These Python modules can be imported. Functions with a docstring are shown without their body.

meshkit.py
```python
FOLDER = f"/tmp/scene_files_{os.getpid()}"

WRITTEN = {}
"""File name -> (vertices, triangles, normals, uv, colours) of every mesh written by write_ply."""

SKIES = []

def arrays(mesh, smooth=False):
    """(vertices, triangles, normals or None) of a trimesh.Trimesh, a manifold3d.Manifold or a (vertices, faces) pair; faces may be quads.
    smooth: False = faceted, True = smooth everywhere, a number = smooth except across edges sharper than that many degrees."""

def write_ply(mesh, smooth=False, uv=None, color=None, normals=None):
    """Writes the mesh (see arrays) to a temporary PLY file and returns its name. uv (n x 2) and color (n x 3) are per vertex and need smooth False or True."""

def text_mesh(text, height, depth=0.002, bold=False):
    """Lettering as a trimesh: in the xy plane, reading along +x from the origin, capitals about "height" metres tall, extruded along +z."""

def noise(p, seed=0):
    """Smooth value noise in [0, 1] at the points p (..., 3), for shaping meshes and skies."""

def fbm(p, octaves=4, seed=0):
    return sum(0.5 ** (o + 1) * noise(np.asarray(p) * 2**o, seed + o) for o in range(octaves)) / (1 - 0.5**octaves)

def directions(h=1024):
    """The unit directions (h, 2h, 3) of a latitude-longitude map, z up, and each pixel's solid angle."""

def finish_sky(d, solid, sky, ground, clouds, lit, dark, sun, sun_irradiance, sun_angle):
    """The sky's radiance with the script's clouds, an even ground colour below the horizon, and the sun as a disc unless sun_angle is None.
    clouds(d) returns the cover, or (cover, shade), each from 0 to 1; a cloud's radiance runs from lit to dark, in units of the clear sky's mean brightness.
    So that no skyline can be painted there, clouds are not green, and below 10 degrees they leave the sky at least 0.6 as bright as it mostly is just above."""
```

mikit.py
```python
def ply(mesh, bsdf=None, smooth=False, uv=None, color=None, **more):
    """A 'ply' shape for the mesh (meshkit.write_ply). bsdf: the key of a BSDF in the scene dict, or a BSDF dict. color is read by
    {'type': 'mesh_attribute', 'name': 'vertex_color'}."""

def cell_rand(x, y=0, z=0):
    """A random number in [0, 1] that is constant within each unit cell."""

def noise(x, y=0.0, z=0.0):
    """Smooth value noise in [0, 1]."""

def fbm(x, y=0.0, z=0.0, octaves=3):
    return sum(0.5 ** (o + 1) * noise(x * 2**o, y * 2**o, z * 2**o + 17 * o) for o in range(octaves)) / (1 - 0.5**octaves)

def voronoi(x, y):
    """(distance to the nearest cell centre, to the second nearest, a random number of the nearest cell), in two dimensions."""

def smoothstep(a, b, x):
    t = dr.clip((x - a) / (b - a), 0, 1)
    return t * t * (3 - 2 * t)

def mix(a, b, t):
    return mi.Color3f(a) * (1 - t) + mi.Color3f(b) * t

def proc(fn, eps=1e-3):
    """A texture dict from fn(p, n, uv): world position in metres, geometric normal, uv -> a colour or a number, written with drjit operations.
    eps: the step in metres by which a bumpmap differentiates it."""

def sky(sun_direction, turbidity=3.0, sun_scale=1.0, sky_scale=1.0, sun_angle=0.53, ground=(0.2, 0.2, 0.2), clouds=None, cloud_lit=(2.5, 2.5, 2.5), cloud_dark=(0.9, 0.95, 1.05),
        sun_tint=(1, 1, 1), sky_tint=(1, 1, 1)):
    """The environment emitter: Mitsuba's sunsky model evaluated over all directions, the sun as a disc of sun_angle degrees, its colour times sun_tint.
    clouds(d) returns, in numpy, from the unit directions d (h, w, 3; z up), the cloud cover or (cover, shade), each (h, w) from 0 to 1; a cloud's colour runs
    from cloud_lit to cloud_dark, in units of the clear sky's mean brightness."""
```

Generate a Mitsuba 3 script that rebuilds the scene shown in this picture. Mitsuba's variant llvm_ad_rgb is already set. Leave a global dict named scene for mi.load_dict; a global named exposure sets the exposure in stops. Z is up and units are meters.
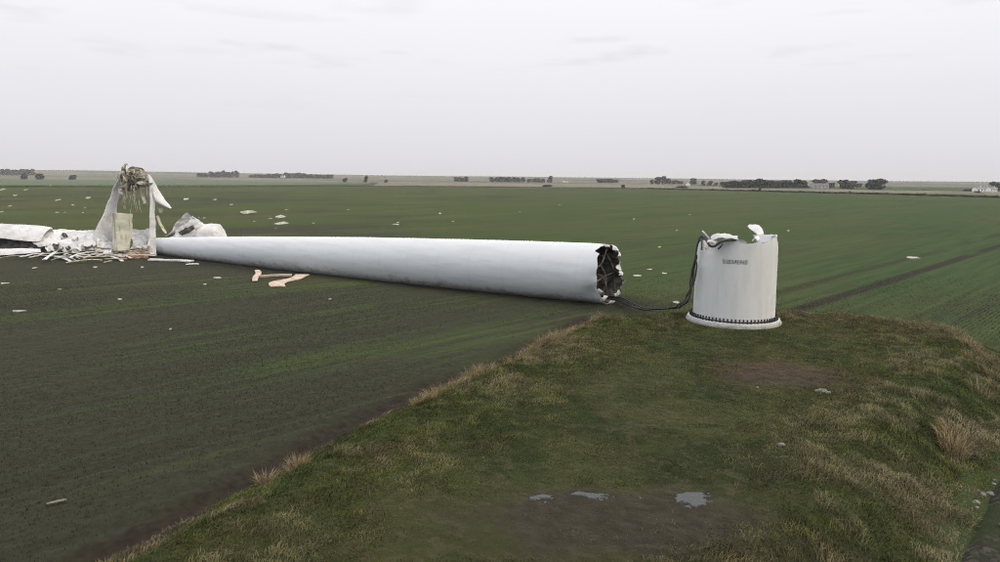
import math, random
import numpy as np, trimesh, shapely
import drjit as dr, mitsuba as mi
import mikit, meshkit
from shapely.geometry import Polygon, LineString
T = mi.ScalarTransform4f

# ------------------------------------------------------------------ camera, sky, exposure
W0, H0, FPX = 1000.0, 562.0, 714.0
CAM = np.array([0.0, 0.0, 8.35])
PITCH, ROLL = math.radians(8.17), math.radians(0.50)
FWD = np.array([0, math.cos(PITCH), -math.sin(PITCH)])
_r, _u = np.array([1.0, 0, 0]), np.array([0, math.sin(PITCH), math.cos(PITCH)])
RIGHT = _r * math.cos(ROLL) + _u * math.sin(ROLL)
UP = _u * math.cos(ROLL) - _r * math.sin(ROLL)
exposure = 2.40

scene, labels = {}, {}
scene['camera'] = {'type': 'perspective', 'fov': 2 * math.degrees(math.atan(W0 / 2 / FPX)), 'fov_axis': 'x', 'near_clip': 0.1, 'far_clip': 12000.0,
                   'to_world': T().look_at(origin=CAM.tolist(), target=(CAM + FWD).tolist(), up=UP.tolist()), 'medium': {'type': 'ref', 'id': 'air'}}


def overcast(d):
    """Full cloud; the shade runs from the bright zenith to the greyer horizon, with a few faint wisps."""
    el = np.clip(d[..., 2], 0, 1)
    az = np.arctan2(d[..., 0], d[..., 1])
    n = meshkit.fbm(np.stack([d[..., 0] * 2.5, d[..., 1] * 2.5, el * 9], -1), 3, 3)
    s = 1.0 - np.clip(0.10 + 1.6 * el ** 0.85, 0, 1)
    w = meshkit.fbm(np.stack([az * 7 + 40, el * 55, el * 0], -1), 4, 8)
    wisp = np.clip((w - 0.66) * 5, 0, 1) * np.exp(-((el - 0.17) / 0.07) ** 2)
    return np.ones_like(el), np.clip(s + (n - 0.5) * 0.06 + 0.22 * wisp, 0, 1)


scene['sky'] = mikit.sky((0.62, -0.35, 0.62), turbidity=3, sun_scale=0.20, sun_angle=26, sun_tint=(1.0, 0.97, 0.92), ground=(0.09, 0.09, 0.07), clouds=overcast,
                         cloud_lit=(2.76, 2.78, 2.86), cloud_dark=(1.52, 1.485, 1.59))
scene['air'] = {'type': 'homogeneous', 'albedo': {'type': 'rgb', 'value': [0.94, 0.95, 0.97]}, 'sigma_t': 0.00013}


# ------------------------------------------------------------------ helpers
def ray(px, py):
    return FWD + RIGHT * ((px - W0 / 2) / FPX) - UP * ((py - H0 / 2) / FPX)


def gp(px, py, z=0.0):
    """The point of height z seen at a photo pixel."""
    r = ray(px, py)
    return CAM + r * ((z - CAM[2]) / r[2])


def dp(px, py, depth):
    """The point at a distance along +y seen at a photo pixel."""
    r = ray(px, py)
    return CAM + r * (depth / r[1])


def to_px(p):
    d = np.asarray(p, float) - CAM
    z = d @ FWD
    return W0 / 2 + FPX * (d @ RIGHT) / z, H0 / 2 - FPX * (d @ UP) / z


_taken = {}


def numbered(name):
    if name not in _taken:
        _taken[name] = 0
        return name
    _taken[name] += 1
    return f'{name}_{_taken[name]:03d}'


def obj(name, mesh, mat, parent=None, smooth=False, **kw):
    key = numbered(f'{parent}__{name}' if parent else name)
    scene[key] = mikit.ply(mesh, mat, smooth, **kw)
    return key


def tag(key, label=None, cat=None, group=None, kind=None):
    labels[key] = {a: b for a, b in (('label', label), ('category', cat), ('group', group), ('kind', kind)) if b}
    return key


def thing(name, label, cat, group=None):
    return tag(numbered(name), label, cat, group)


def struct(name, mesh, mat, smooth=False, **kw):
    return tag(obj(name, mesh, mat, None, smooth, **kw), kind='structure')


def box(sx, sy, sz, at=(0, 0, 0), rz=0.0, rx=0.0, ry=0.0):
    m = trimesh.creation.box((sx, sy, sz))
    m.apply_transform(trimesh.transformations.euler_matrix(rx, ry, rz))
    m.apply_translation(at)
    return m


def cat(ms):
    return trimesh.util.concatenate(ms)


def spline(pts, n):
    pts = np.asarray(pts, float)
    t = np.linspace(0, 1, len(pts))
    from scipy.interpolate import PchipInterpolator
    return PchipInterpolator(t, pts, axis=0)(np.linspace(0, 1, n))


def tube(pts, rad, n=8):
    pts = np.asarray(pts, float)
    rad = np.broadcast_to(rad, (len(pts),)).astype(float)
    t = np.gradient(pts, axis=0)
    t /= np.linalg.norm(t, axis=1, keepdims=True) + 1e-9
    a = np.cross(t, [0.31, 0.2, 0.93])
    a /= np.linalg.norm(a, axis=1, keepdims=True) + 1e-9
    b = np.cross(t, a)
    ang = np.arange(n) / n * 2 * math.pi
    v = pts[:, None] + rad[:, None, None] * (np.cos(ang)[None, :, None] * a[:, None] + np.sin(ang)[None, :, None] * b[:, None])
    f = []
    for i in range(len(pts) - 1):
        for j in range(n):
            f.append([i * n + j, i * n + (j + 1) % n, (i + 1) * n + (j + 1) % n, (i + 1) * n + j])
    f = np.array(f)
    v = np.vstack([v.reshape(-1, 3), pts[:1], pts[-1:]])
    k = len(v)
    caps = [[(j + 1) % n, j, k - 2] for j in range(n)] + [[(len(pts) - 1) * n + j, (len(pts) - 1) * n + (j + 1) % n, k - 1] for j in range(n)]
    return trimesh.Trimesh(v, np.vstack([f[:, [0, 1, 2]], f[:, [0, 2, 3]], caps]), process=False)


def shell(grid, th):
    """A sheet through a grid of points (n, m, 3), given a thickness: front, back and rim."""
    g = np.asarray(grid, float)
    n, m = g.shape[:2]
    nr = np.cross(np.gradient(g, axis=0), np.gradient(g, axis=1))
    nr /= np.linalg.norm(nr, axis=-1, keepdims=True) + 1e-9
    v = np.vstack([(g + nr * th / 2).reshape(-1, 3), (g - nr * th / 2).reshape(-1, 3)])
    i, j = np.meshgrid(np.arange(n - 1), np.arange(m - 1), indexing='ij')
    q = np.stack([i * m + j, (i + 1) * m + j, (i + 1) * m + j + 1, i * m + j + 1], -1).reshape(-1, 4)
    rim = [a * m for a in range(n)] + [(n - 1) * m + b for b in range(1, m)] + [a * m + m - 1 for a in range(n - 2, -1, -1)] + [b for b in range(m - 2, 0, -1)]
    N = n * m
    s = np.array([[rim[k - 1], rim[k], rim[k] + N, rim[k - 1] + N] for k in range(len(rim))])
    q = np.vstack([q, q[:, ::-1] + N, s[:, ::-1]])
    return trimesh.Trimesh(v, np.vstack([q[:, [0, 1, 2]], q[:, [0, 2, 3]]]), process=False)


def ruled(left, right, n, m, bulge=(0, 0, 0), th=0.03, rough=0.0, seed=0, freq=1.5):
    """A torn sheet between two edge lines, bulging and crumpled."""
    L, R = spline(left, n), spline(right, n)
    s = np.linspace(0, 1, m)[None, :, None]
    g = L[:, None] * (1 - s) + R[:, None] * s + np.asarray(bulge, float) * (4 * s * (1 - s))
    if rough:
        for k in range(3):
            g[..., k] += rough * (meshkit.fbm(g * freq + 31 * k, 4, seed + k) - 0.5) * 2
    return shell(g, th)


def blades(P, h, w, az, lean, col, twist=None):
    """Grass blades: five points and three triangles each."""
    n = len(P)
    rs = np.random.RandomState(n)
    d = np.stack([np.cos(az), np.sin(az), np.zeros(n)], 1)
    fa = rs.uniform(0, 2 * math.pi, n)
    s = np.stack([np.cos(fa), np.sin(fa), np.zeros(n)], 1) * (w / 2)[:, None]
    up = np.array([0, 0, 1.0])
    mid = P + up * (h * 0.55 * np.cos(lean * 0.6))[:, None] + d * (h * 0.55 * np.sin(lean * 0.6))[:, None]
    tip = mid + up * (h * 0.5 * np.cos(lean * 1.5))[:, None] + d * (h * 0.5 * np.sin(lean * 1.5))[:, None]
    v = np.stack([P - s, P + s, mid - s * 0.75, mid + s * 0.75, tip], 1).reshape(-1, 3)
    b = (np.arange(n) * 5)[:, None]
    f = np.stack([b + [0, 1, 3], b + [0, 3, 2], b + [2, 3, 4]], 1).reshape(-1, 3)
    return trimesh.Trimesh(v, f, process=False), np.repeat(col, 5, 0)


def rgb(*c):
    return {'type': 'rgb', 'value': list(c)}


def two(b):
    return {'type': 'twosided', 'bsdf': b}


def ss(a, b, x):
    t = np.clip((x - a) / (b - a), 0, 1)
    return t * t * (3 - 2 * t)


noise, fbm, mix, sstep = mikit.noise, mikit.fbm, mikit.mix, mikit.smoothstep

# ------------------------------------------------------------------ lie of the land (world metres; x right, y away, z up)
ROWS = np.array([math.sin(0.765), math.cos(0.765)])           # drilling direction of the field
ACROSS = np.array([ROWS[1], -ROWS[0]])
TOE = [gp(x, y)[:2] for x, y in ((110, 562), (240, 494), (340, 437), (440, 388), (520, 353), (588, 320))]
BACK = [gp(x, y, 1.2)[:2] for x, y in ((622, 311), (700, 307.5), (790, 307), (860, 311), (910, 316), (955, 323), (990, 334), (1012, 356))]
RTOE = [gp(x, y)[:2] for x, y in ((1012, 436), (978, 490), (944, 562))]
back = [np.array(p) + np.array([0.25, 1.6]) for p in BACK[:5]] + [np.array(p) + np.array([1.6, 1.2]) for p in BACK[5:]]
dirL, dirR = TOE[0] - TOE[1], RTOE[-1] - RTOE[-2]
PAD = Polygon([TOE[0] + dirL * 3] + TOE + back + RTOE + [RTOE[-1] + dirR * 5]).buffer(0).buffer(-1.5).buffer(1.5)
PAD_LINE = np.array(PAD.exterior.segmentize(0.6).coords)
from scipy.spatial import cKDTree
_dense = np.array(PAD.exterior.segmentize(0.05).coords)
_tree = cKDTree(_dense)


def pad_sd(x, y):
    x, y = np.asarray(x, float), np.asarray(y, float)
    d = _tree.query(np.stack([x.ravel(), y.ravel()], 1))[0].reshape(x.shape)
    return np.where(shapely.contains_xy(PAD, x, y), d, -d)


PUDDLES = [gp(545, 495.5, 1.12), gp(594, 495.5, 1.12), gp(694, 498, 1.12)]
PUDDLE_R = [(0.40, 0.26), (1.05, 0.34), (0.62, 0.42)]
STUMP = gp(733, 318.5, 1.25)[:2]


def mound_z(x, y, sd=None):
    sd = pad_sd(x, y) if sd is None else sd
    p = np.stack([x, y, np.zeros_like(x)], -1)
    wob = sd + 0.9 * (meshkit.fbm(p * 0.7, 3, 5) - 0.5) * ss(-0.3, 0.6, sd)
    h = 1.15 * ss(-0.15, 3.0, wob) - 0.05 + np.where(sd < 0, 0.35 * sd, 0)
    edge = ss(0, 1.0, sd) * (1 - 0.6 * ss(3, 5.5, sd))
    h = h + edge * (0.34 * (meshkit.fbm(p * 1.3, 4, 11) - 0.5)) + ss(0, 1, sd) * 0.16 * (meshkit.fbm(p * 0.28, 3, 21) - 0.5)
    h = h + ss(0, 0.5, sd) * 0.09 * (meshkit.fbm(p * 3.1, 3, 41) - 0.5)
    ds = np.hypot(x - STUMP[0], y - STUMP[1])
    h = h + (1.17 - h) * (1 - ss(2.5, 4.5, ds))
    for q, (a, b) in zip(PUDDLES, PUDDLE_R):
        k = np.sqrt(((x - q[0]) / (a + 0.4)) ** 2 + ((y - q[1]) / (b + 0.4)) ** 2)
        h = h + (1.10 - h) * (1 - ss(0.9, 2.1, k))
    return h


def field_z(x, y):
    p = np.stack([x, y, np.zeros_like(x)], -1)
    near = 1 - ss(60, 140, np.hypot(x, y))
    h = near * (0.07 * (meshkit.fbm(p * 0.9, 4, 2) - 0.5) + 0.05 * (meshkit.fbm(p * 3.5, 2, 4) - 0.5))
    sd = pad_sd(x, y)
    h = h - 0.16 * np.exp(-((sd + 0.55) / 0.45) ** 2) * (0.5 + meshkit.fbm(p * 0.8, 2, 9))
    for o in TRAMS:
        u = (x * ACROSS[0] + y * ACROSS[1]) - o
        h = h - 0.07 * near * np.exp(-(u / 0.22) ** 2)
    return h


def across_of(px, py):
    q = gp(px, py)
    return float(q[0] * ACROSS[0] + q[1] * ACROSS[1])


TRAMS = [across_of(930, 268), across_of(905, 259.5)]

# ------------------------------------------------------------------ materials
TR = [float(t) for t in TRAMS]


def poly_dist(p, line):
    d = mi.Float(1e9)
    for a, b in zip(line[:-1], line[1:]):
        ax, ay, bx, by = float(a[0]), float(a[1]), float(b[0]) - float(a[0]), float(b[1]) - float(a[1])
        t = dr.clip(((p.x - ax) * bx + (p.y - ay) * by) / (bx * bx + by * by), 0, 1)
        d = dr.minimum(d, dr.sqrt(dr.square(p.x - ax - bx * t) + dr.square(p.y - ay - by * t)))
    return d


def field_col(p, n, uv):
    v = p.x * float(ACROSS[0]) + p.y * float(ACROSS[1])
    u = p.x * float(ROWS[0]) + p.y * float(ROWS[1])
    far = sstep(25, 160, p.y)
    wob = v + 0.5 * noise(u * 0.03, v * 0.03)
    drill = fbm(u * 0.010, wob * 0.33, 0.0, 3)                     # drill passes, long streaks
    fine = fbm(u * 0.12, wob * 2.3, 3.0, 3)
    patch = fbm(p.x * 0.045, p.y * 0.045, 7.0, 4)
    big = fbm(p.x * 0.011, p.y * 0.011, 2.0, 3)
    grit = fbm(p.x * 5.0, p.y * 5.0, 1.0, 3)
    right = sstep(-0.15, 0.55, p.x / dr.maximum(p.y + 8.0, 6.0))
    g = dr.clip(0.50 + 0.6 * (drill - 0.5) + 1.3 * (patch - 0.5) + 0.7 * (big - 0.5) + (1 - far) * 0.8 * (fine - 0.5) + 0.20 * far - 0.42 * (1 - far) * (1 - right) + 0.25 * right, 0, 1)
    soil = mix((0.0175, 0.0175, 0.0135), (0.033, 0.032, 0.0245), grit)
    green = mix((0.034, 0.048, 0.014), (0.028, 0.047, 0.0155), right)
    olive = mi.Color3f(0.044, 0.050, 0.018)
    green = mix(green, olive, sstep(0.4, 0.7, fbm(u * 0.02, wob * 0.12, 9.0, 3)) * (1 - 0.6 * right))
    c = mix(soil, green * (0.75 + 0.5 * fine), 0.18 + 0.80 * sstep(0.15, 0.85, g))
    for o in TR:
        w = fbm(u * 0.08, v * 0.3, 5.0, 2)
        c = mix(c, mi.Color3f(0.020, 0.017, 0.012), (1 - sstep(0.25, 0.95, dr.abs(v - o))) * sstep(0.12, 0.45, w) * sstep(8, 16, p.x) * (0.92 if o == TR[0] else 0.5))
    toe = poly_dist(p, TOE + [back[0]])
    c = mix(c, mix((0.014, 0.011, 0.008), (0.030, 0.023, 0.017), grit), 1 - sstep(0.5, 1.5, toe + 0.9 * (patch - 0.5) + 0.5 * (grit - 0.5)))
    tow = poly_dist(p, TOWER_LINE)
    c = mix(c, soil * 0.52, 0.80 * (1 - sstep(1.5, 5.5, tow + 5 * (patch - 0.5))))  # shadow under and beside the fallen tower, painted into the soil colour
    return c


def mound_col(p, n, uv):
    a = fbm(p.x * 0.5, p.y * 0.5, 3.0, 4)
    b = fbm(p.x * 4.0, p.y * 4.0, 1.0, 4)
    c = mix((0.018, 0.025, 0.008), (0.036, 0.039, 0.014), sstep(0.35, 0.65, a))
    c = mix(c, (0.060, 0.055, 0.032), 0.45 * sstep(0.5, 0.72, b))
    mud = dr.maximum(1 - sstep(0.55, 1.15, dr.sqrt(dr.square((p.x - MUD[0]) / MUD[2]) + dr.square((p.y - MUD[1]) / MUD[3])) + 1.1 * (a - 0.5)),
                     1 - sstep(0.5, 1.2, dr.sqrt(dr.square((p.x - BARE[0]) / BARE[2]) + dr.square((p.y - BARE[1]) / BARE[3])) + 1.2 * (a - 0.5)))
    warm = sstep(22, 29, p.y)
    c = mix(c, mix((0.024, 0.020, 0.015), mix((0.046, 0.040, 0.031), (0.072, 0.047, 0.030), warm), b), mud * 0.88)
    return c


_m = gp(588, 516, 1.15)
MUD = (float(_m[0]), float(_m[1]), 4.6, 2.0)
WORN = gp(668, 430, 1.15)
_b = gp(785, 372, 1.15)
BARE = (float(_b[0]), float(_b[1]), 2.6, 2.4)


def dirty_white(p, n, uv):
    st = fbm(p.x * 0.5, p.y * 0.5, p.z * 3.0, 4)
    fl = fbm(p.x * 7, p.y * 7, p.z * 2.0, 3)
    c = mix((0.585, 0.62, 0.655), (0.54, 0.57, 0.60), sstep(0.40, 0.75, st))
    c = mix(c, (0.42, 0.42, 0.38), 0.14 * sstep(0.62, 0.80, fl))
    s_ = (p.x - float(TOWER_LINE[0][0])) * AXX + (p.y - float(TOWER_LINE[0][1])) * AXY
    seam = dr.abs(s_ / 2.9 - dr.floor(s_ / 2.9) - 0.5) * 2.9
    c = c * (1 - 0.045 * (1 - sstep(0.02, 0.07, seam)))
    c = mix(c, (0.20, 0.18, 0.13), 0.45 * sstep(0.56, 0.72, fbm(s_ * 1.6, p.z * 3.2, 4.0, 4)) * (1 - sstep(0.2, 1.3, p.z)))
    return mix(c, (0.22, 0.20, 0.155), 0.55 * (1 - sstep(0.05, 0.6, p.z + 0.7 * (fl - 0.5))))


def stump_white(p, n, uv):
    st = fbm(p.x * 4, p.y * 4, p.z * 0.5, 4)
    fl = fbm(p.x * 9, p.y * 9, p.z * 4, 3)
    c = mix((0.595, 0.615, 0.615), (0.55, 0.57, 0.57), sstep(0.38, 0.72, st))
    return mix(c, (0.42, 0.40, 0.34), 0.10 * sstep(0.60, 0.8, fl))


def shard_white(p, n, uv):
    a = fbm(p.x * 1.3, p.y * 1.3, p.z * 1.3, 4)
    b = fbm(p.x * 5, p.y * 5, p.z * 5, 3)
    c = mix((0.66, 0.67, 0.69), (0.50, 0.51, 0.52), sstep(0.42, 0.7, a))
    return mix(c, (0.34, 0.31, 0.24), 0.35 * sstep(0.55, 0.78, b))


def chip_col(p, n, uv):
    a = fbm(p.x * 1.7, p.y * 1.7, p.z * 3, 3)
    return mix((0.44, 0.43, 0.40), (0.25, 0.24, 0.20), sstep(0.4, 0.65, a))


def stone_col(p, n, uv):
    a = fbm(p.x * 9, p.y * 9, p.z * 9, 3)
    return mix((0.20, 0.195, 0.175), (0.09, 0.086, 0.075), sstep(0.4, 0.65, a))


def fibre_col(p, n, uv):
    a = fbm(p.x * 2.2, p.y * 2.2, p.z * 2.2, 4)
    b = fbm(p.x * 6, p.y * 6, p.z * 1.5, 3)
    c = mix((0.07, 0.068, 0.058), (0.30, 0.285, 0.24), sstep(0.35, 0.62, a))
    return mix(c, (0.58, 0.55, 0.45), sstep(0.58, 0.75, b))


def foam_col(p, n, uv):
    a = fbm(p.x * 4.5, p.y * 4.5, p.z * 0.5, 3)
    b = fbm(p.x * 1.2, p.y * 1.2, p.z * 2.2, 3)
    c = mix((0.56, 0.56, 0.47), (0.43, 0.44, 0.37), sstep(0.4, 0.7, b))
    return mix(c, (0.20, 0.19, 0.13), 0.6 * sstep(0.56, 0.72, a))


def wood_col(p, n, uv):
    a = fbm(p.x * 3, p.y * 3, p.z * 3, 4)
    return mix((0.48, 0.41, 0.34), (0.34, 0.27, 0.215), sstep(0.35, 0.7, a))


def straw_col(p, n, uv):
    a = fbm(p.x * 3, p.y * 3, p.z * 3, 4)
    return mix((0.56, 0.535, 0.44), (0.33, 0.30, 0.22), sstep(0.38, 0.68, a))


def rust_col(p, n, uv):
    a = fbm(p.x * 3, p.y * 3, p.z * 6, 4)
    return mix((0.15, 0.085, 0.06), (0.36, 0.29, 0.22), sstep(0.4, 0.68, a))


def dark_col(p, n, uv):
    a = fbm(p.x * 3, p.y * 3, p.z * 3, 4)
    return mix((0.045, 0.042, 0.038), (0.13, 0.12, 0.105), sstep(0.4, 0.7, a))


def steel_col(p, n, uv):
    a = fbm(p.x * 3, p.y * 3, p.z * 3, 4)
    return mix((0.33, 0.34, 0.35), (0.60, 0.60, 0.59), sstep(0.4, 0.65, a))


def concrete_col(p, n, uv):
    a = fbm(p.x * 2.5, p.y * 2.5, p.z * 5, 4)
    b = fbm(p.x * 14, p.y * 14, p.z * 14, 2)
    return mix((0.38, 0.37, 0.345), (0.22, 0.21, 0.18), sstep(0.4, 0.72, 0.7 * a + 0.3 * b))


def gravel_col(p, n, uv):
    d1, d2, r = mikit.voronoi(p.x * 9, p.y * 9)
    a = fbm(p.x * 0.6, p.y * 0.6, 4.0, 4)
    return mix(mix((0.024, 0.022, 0.018), (0.070, 0.064, 0.056), r * r * r), (0.022, 0.032, 0.011), 0.85 * sstep(0.40, 0.58, a))


def stubble_col(p, n, uv):
    a = fbm(p.x * 0.004, p.y * 0.010, 0.0, 4)
    b = fbm(p.x * 0.03, p.y * 0.12, 5.0, 3)
    c = mix((0.12, 0.11, 0.08), (0.08, 0.08, 0.055), sstep(0.38, 0.62, a))
    return c * (0.8 + 0.4 * b)


def bank_col(p, n, uv):
    a = fbm(p.x * 0.03, p.y * 0.03, 0.0, 3)
    return mix((0.125, 0.115, 0.085), (0.080, 0.082, 0.054), sstep(0.35, 0.7, a))


def fargreen_col(p, n, uv):
    a = fbm(p.x * 0.01, p.y * 0.03, 0.0, 4)
    return mix((0.052, 0.080, 0.046), (0.070, 0.085, 0.055), a)


def hill_col(p, n, uv):
    a = fbm(p.x * 0.0035, p.y * 0.006, 0.0, 3)
    r = mikit.cell_rand(dr.floor(p.x / 210 + 0.3 * noise(p.y * 0.01)), dr.floor(p.y / 160), 1)
    c = mix((0.055, 0.065, 0.042), (0.115, 0.105, 0.080), r)
    return mix(c, (0.06, 0.06, 0.045), sstep(0.55, 0.7, a))


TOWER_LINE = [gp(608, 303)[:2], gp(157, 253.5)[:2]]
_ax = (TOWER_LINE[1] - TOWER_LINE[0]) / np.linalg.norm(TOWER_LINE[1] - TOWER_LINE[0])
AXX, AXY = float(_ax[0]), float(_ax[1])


def plain(fn, rough=0.9, spec=0.2):
    return two({'type': 'principled', 'base_color': mikit.proc(fn), 'roughness': rough, 'specular': spec})


def bumped(fn, h, scale=1.0, rough=0.95, eps=0.01):
    return two({'type': 'bumpmap', 'tex': mikit.proc(h, eps), 'scale': scale, 'bsdf': {'type': 'principled', 'base_color': mikit.proc(fn), 'roughness': rough, 'specular': 0.15}})


def field_h(p, n, uv):
    v = p.x * float(ACROSS[0]) + p.y * float(ACROSS[1])
    u = p.x * float(ROWS[0]) + p.y * float(ROWS[1])
    fade = 1 - sstep(20, 90, p.y)
    return fade * (0.05 * fbm(p.x * 4, p.y * 4, 0.0, 3) + 0.03 * fbm(u * 0.4, v * 3.0, 2.0, 2))


def mound_h(p, n, uv):
    return 0.06 * fbm(p.x * 5, p.y * 5, 0.0, 3)


def gravel_h(p, n, uv):
    d1, d2, r = mikit.voronoi(p.x * 9, p.y * 9)
    return 0.008 * (1 - d1)


scene.update({
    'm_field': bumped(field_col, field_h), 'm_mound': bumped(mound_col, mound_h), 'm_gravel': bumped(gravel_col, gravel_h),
    'm_stubble': plain(stubble_col), 'm_fargreen': plain(fargreen_col), 'm_hill': plain(hill_col), 'm_bank': plain(bank_col),
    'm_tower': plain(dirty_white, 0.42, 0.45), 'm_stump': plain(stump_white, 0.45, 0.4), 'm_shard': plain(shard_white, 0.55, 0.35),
    'm_chip': plain(chip_col), 'm_stone': plain(stone_col), 'm_fibre': plain(fibre_col), 'm_foam': plain(foam_col), 'm_wood': plain(wood_col), 'm_straw': plain(straw_col), 'm_rust': plain(rust_col),
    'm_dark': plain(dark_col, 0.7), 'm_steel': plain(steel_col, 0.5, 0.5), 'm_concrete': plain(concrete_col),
    'm_greyside': two({'type': 'principled', 'base_color': rgb(0.33, 0.335, 0.36), 'roughness': 0.6}),
    'm_edge': two({'type': 'principled', 'base_color': rgb(0.16, 0.155, 0.15), 'roughness': 0.5}),
    'm_black': two({'type': 'principled', 'base_color': rgb(0.018, 0.018, 0.019), 'roughness': 0.55}),
    'm_ink': two({'type': 'principled', 'base_color': rgb(0.03, 0.04, 0.05), 'roughness': 0.6}),
    'm_bolt': two({'type': 'principled', 'base_color': rgb(0.035, 0.034, 0.033), 'roughness': 0.6, 'metallic': 0.2}),
    'm_water': {'type': 'principled', 'base_color': rgb(0.035, 0.037, 0.037), 'roughness': 0.22, 'specular': 0.30},
    'm_blade': two({'type': 'principled', 'base_color': {'type': 'mesh_attribute', 'name': 'vertex_color'}, 'roughness': 0.75, 'specular': 0.2}),
    'm_leaf': two({'type': 'principled', 'base_color': {'type': 'mesh_attribute', 'name': 'vertex_color'}, 'roughness': 0.8, 'specular': 0.1}),
    'm_bark': two({'type': 'principled', 'base_color': rgb(0.05, 0.042, 0.034), 'roughness': 0.95}),
    'm_render': two({'type': 'principled', 'base_color': rgb(0.76, 0.76, 0.74), 'roughness': 0.9}),
    'm_roof': two({'type': 'principled', 'base_color': rgb(0.13, 0.125, 0.13), 'roughness': 0.9}),
    'm_palewall': two({'type': 'principled', 'base_color': rgb(0.34, 0.35, 0.34), 'roughness': 0.9}),
    'm_glass': two({'type': 'principled', 'base_color': rgb(0.03, 0.035, 0.04), 'roughness': 0.15, 'specular': 0.7}),
})


# ------------------------------------------------------------------ ground
def axis_lines(lo, f0, f1, hi, step, grow=1.12):
    fine = list(np.arange(f0, f1 + 1e-6, step))
    a, s, up = f1, step, []
    while a < hi:
        s = min(s * grow, 400)
        a += s
        up.append(a)
    a, s, dn = f0, step, []
    while a > lo:
        s = min(s * grow, 400)
        a -= s
        dn.append(a)
    return np.array(dn[::-1] + fine + up)


def grid_mesh(X, Y, Z, keep=None):
    n, m = X.shape
    i, j = np.meshgrid(np.arange(n - 1), np.arange(m - 1), indexing='ij')
    q = np.stack([i * m + j, (i + 1) * m + j, (i + 1) * m + j + 1, i * m + j + 1], -1).reshape(-1, 4)
    if keep is not None:
        q = q[keep.ravel()[q].any(1)]
    f = np.vstack([q[:, [0, 1, 2]], q[:, [0, 2, 3]]])
    v = np.stack([X, Y, Z], -1).reshape(-1, 3)
    used = np.unique(f)
    re = np.zeros(len(v), int)
    re[used] = np.arange(len(used))
    return trimesh.Trimesh(v[used], re[f], process=False)


gx, gy = axis_lines(-5000, -34, 44, 5000, 0.26, 1.10), axis_lines(-400, 10, 62, 4800, 0.26, 1.10)
X, Y = np.meshgrid(gx, gy, indexing='ij')
struct('field', grid_mesh(X, Y, field_z(X, Y)), 'm_field', True)

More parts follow.
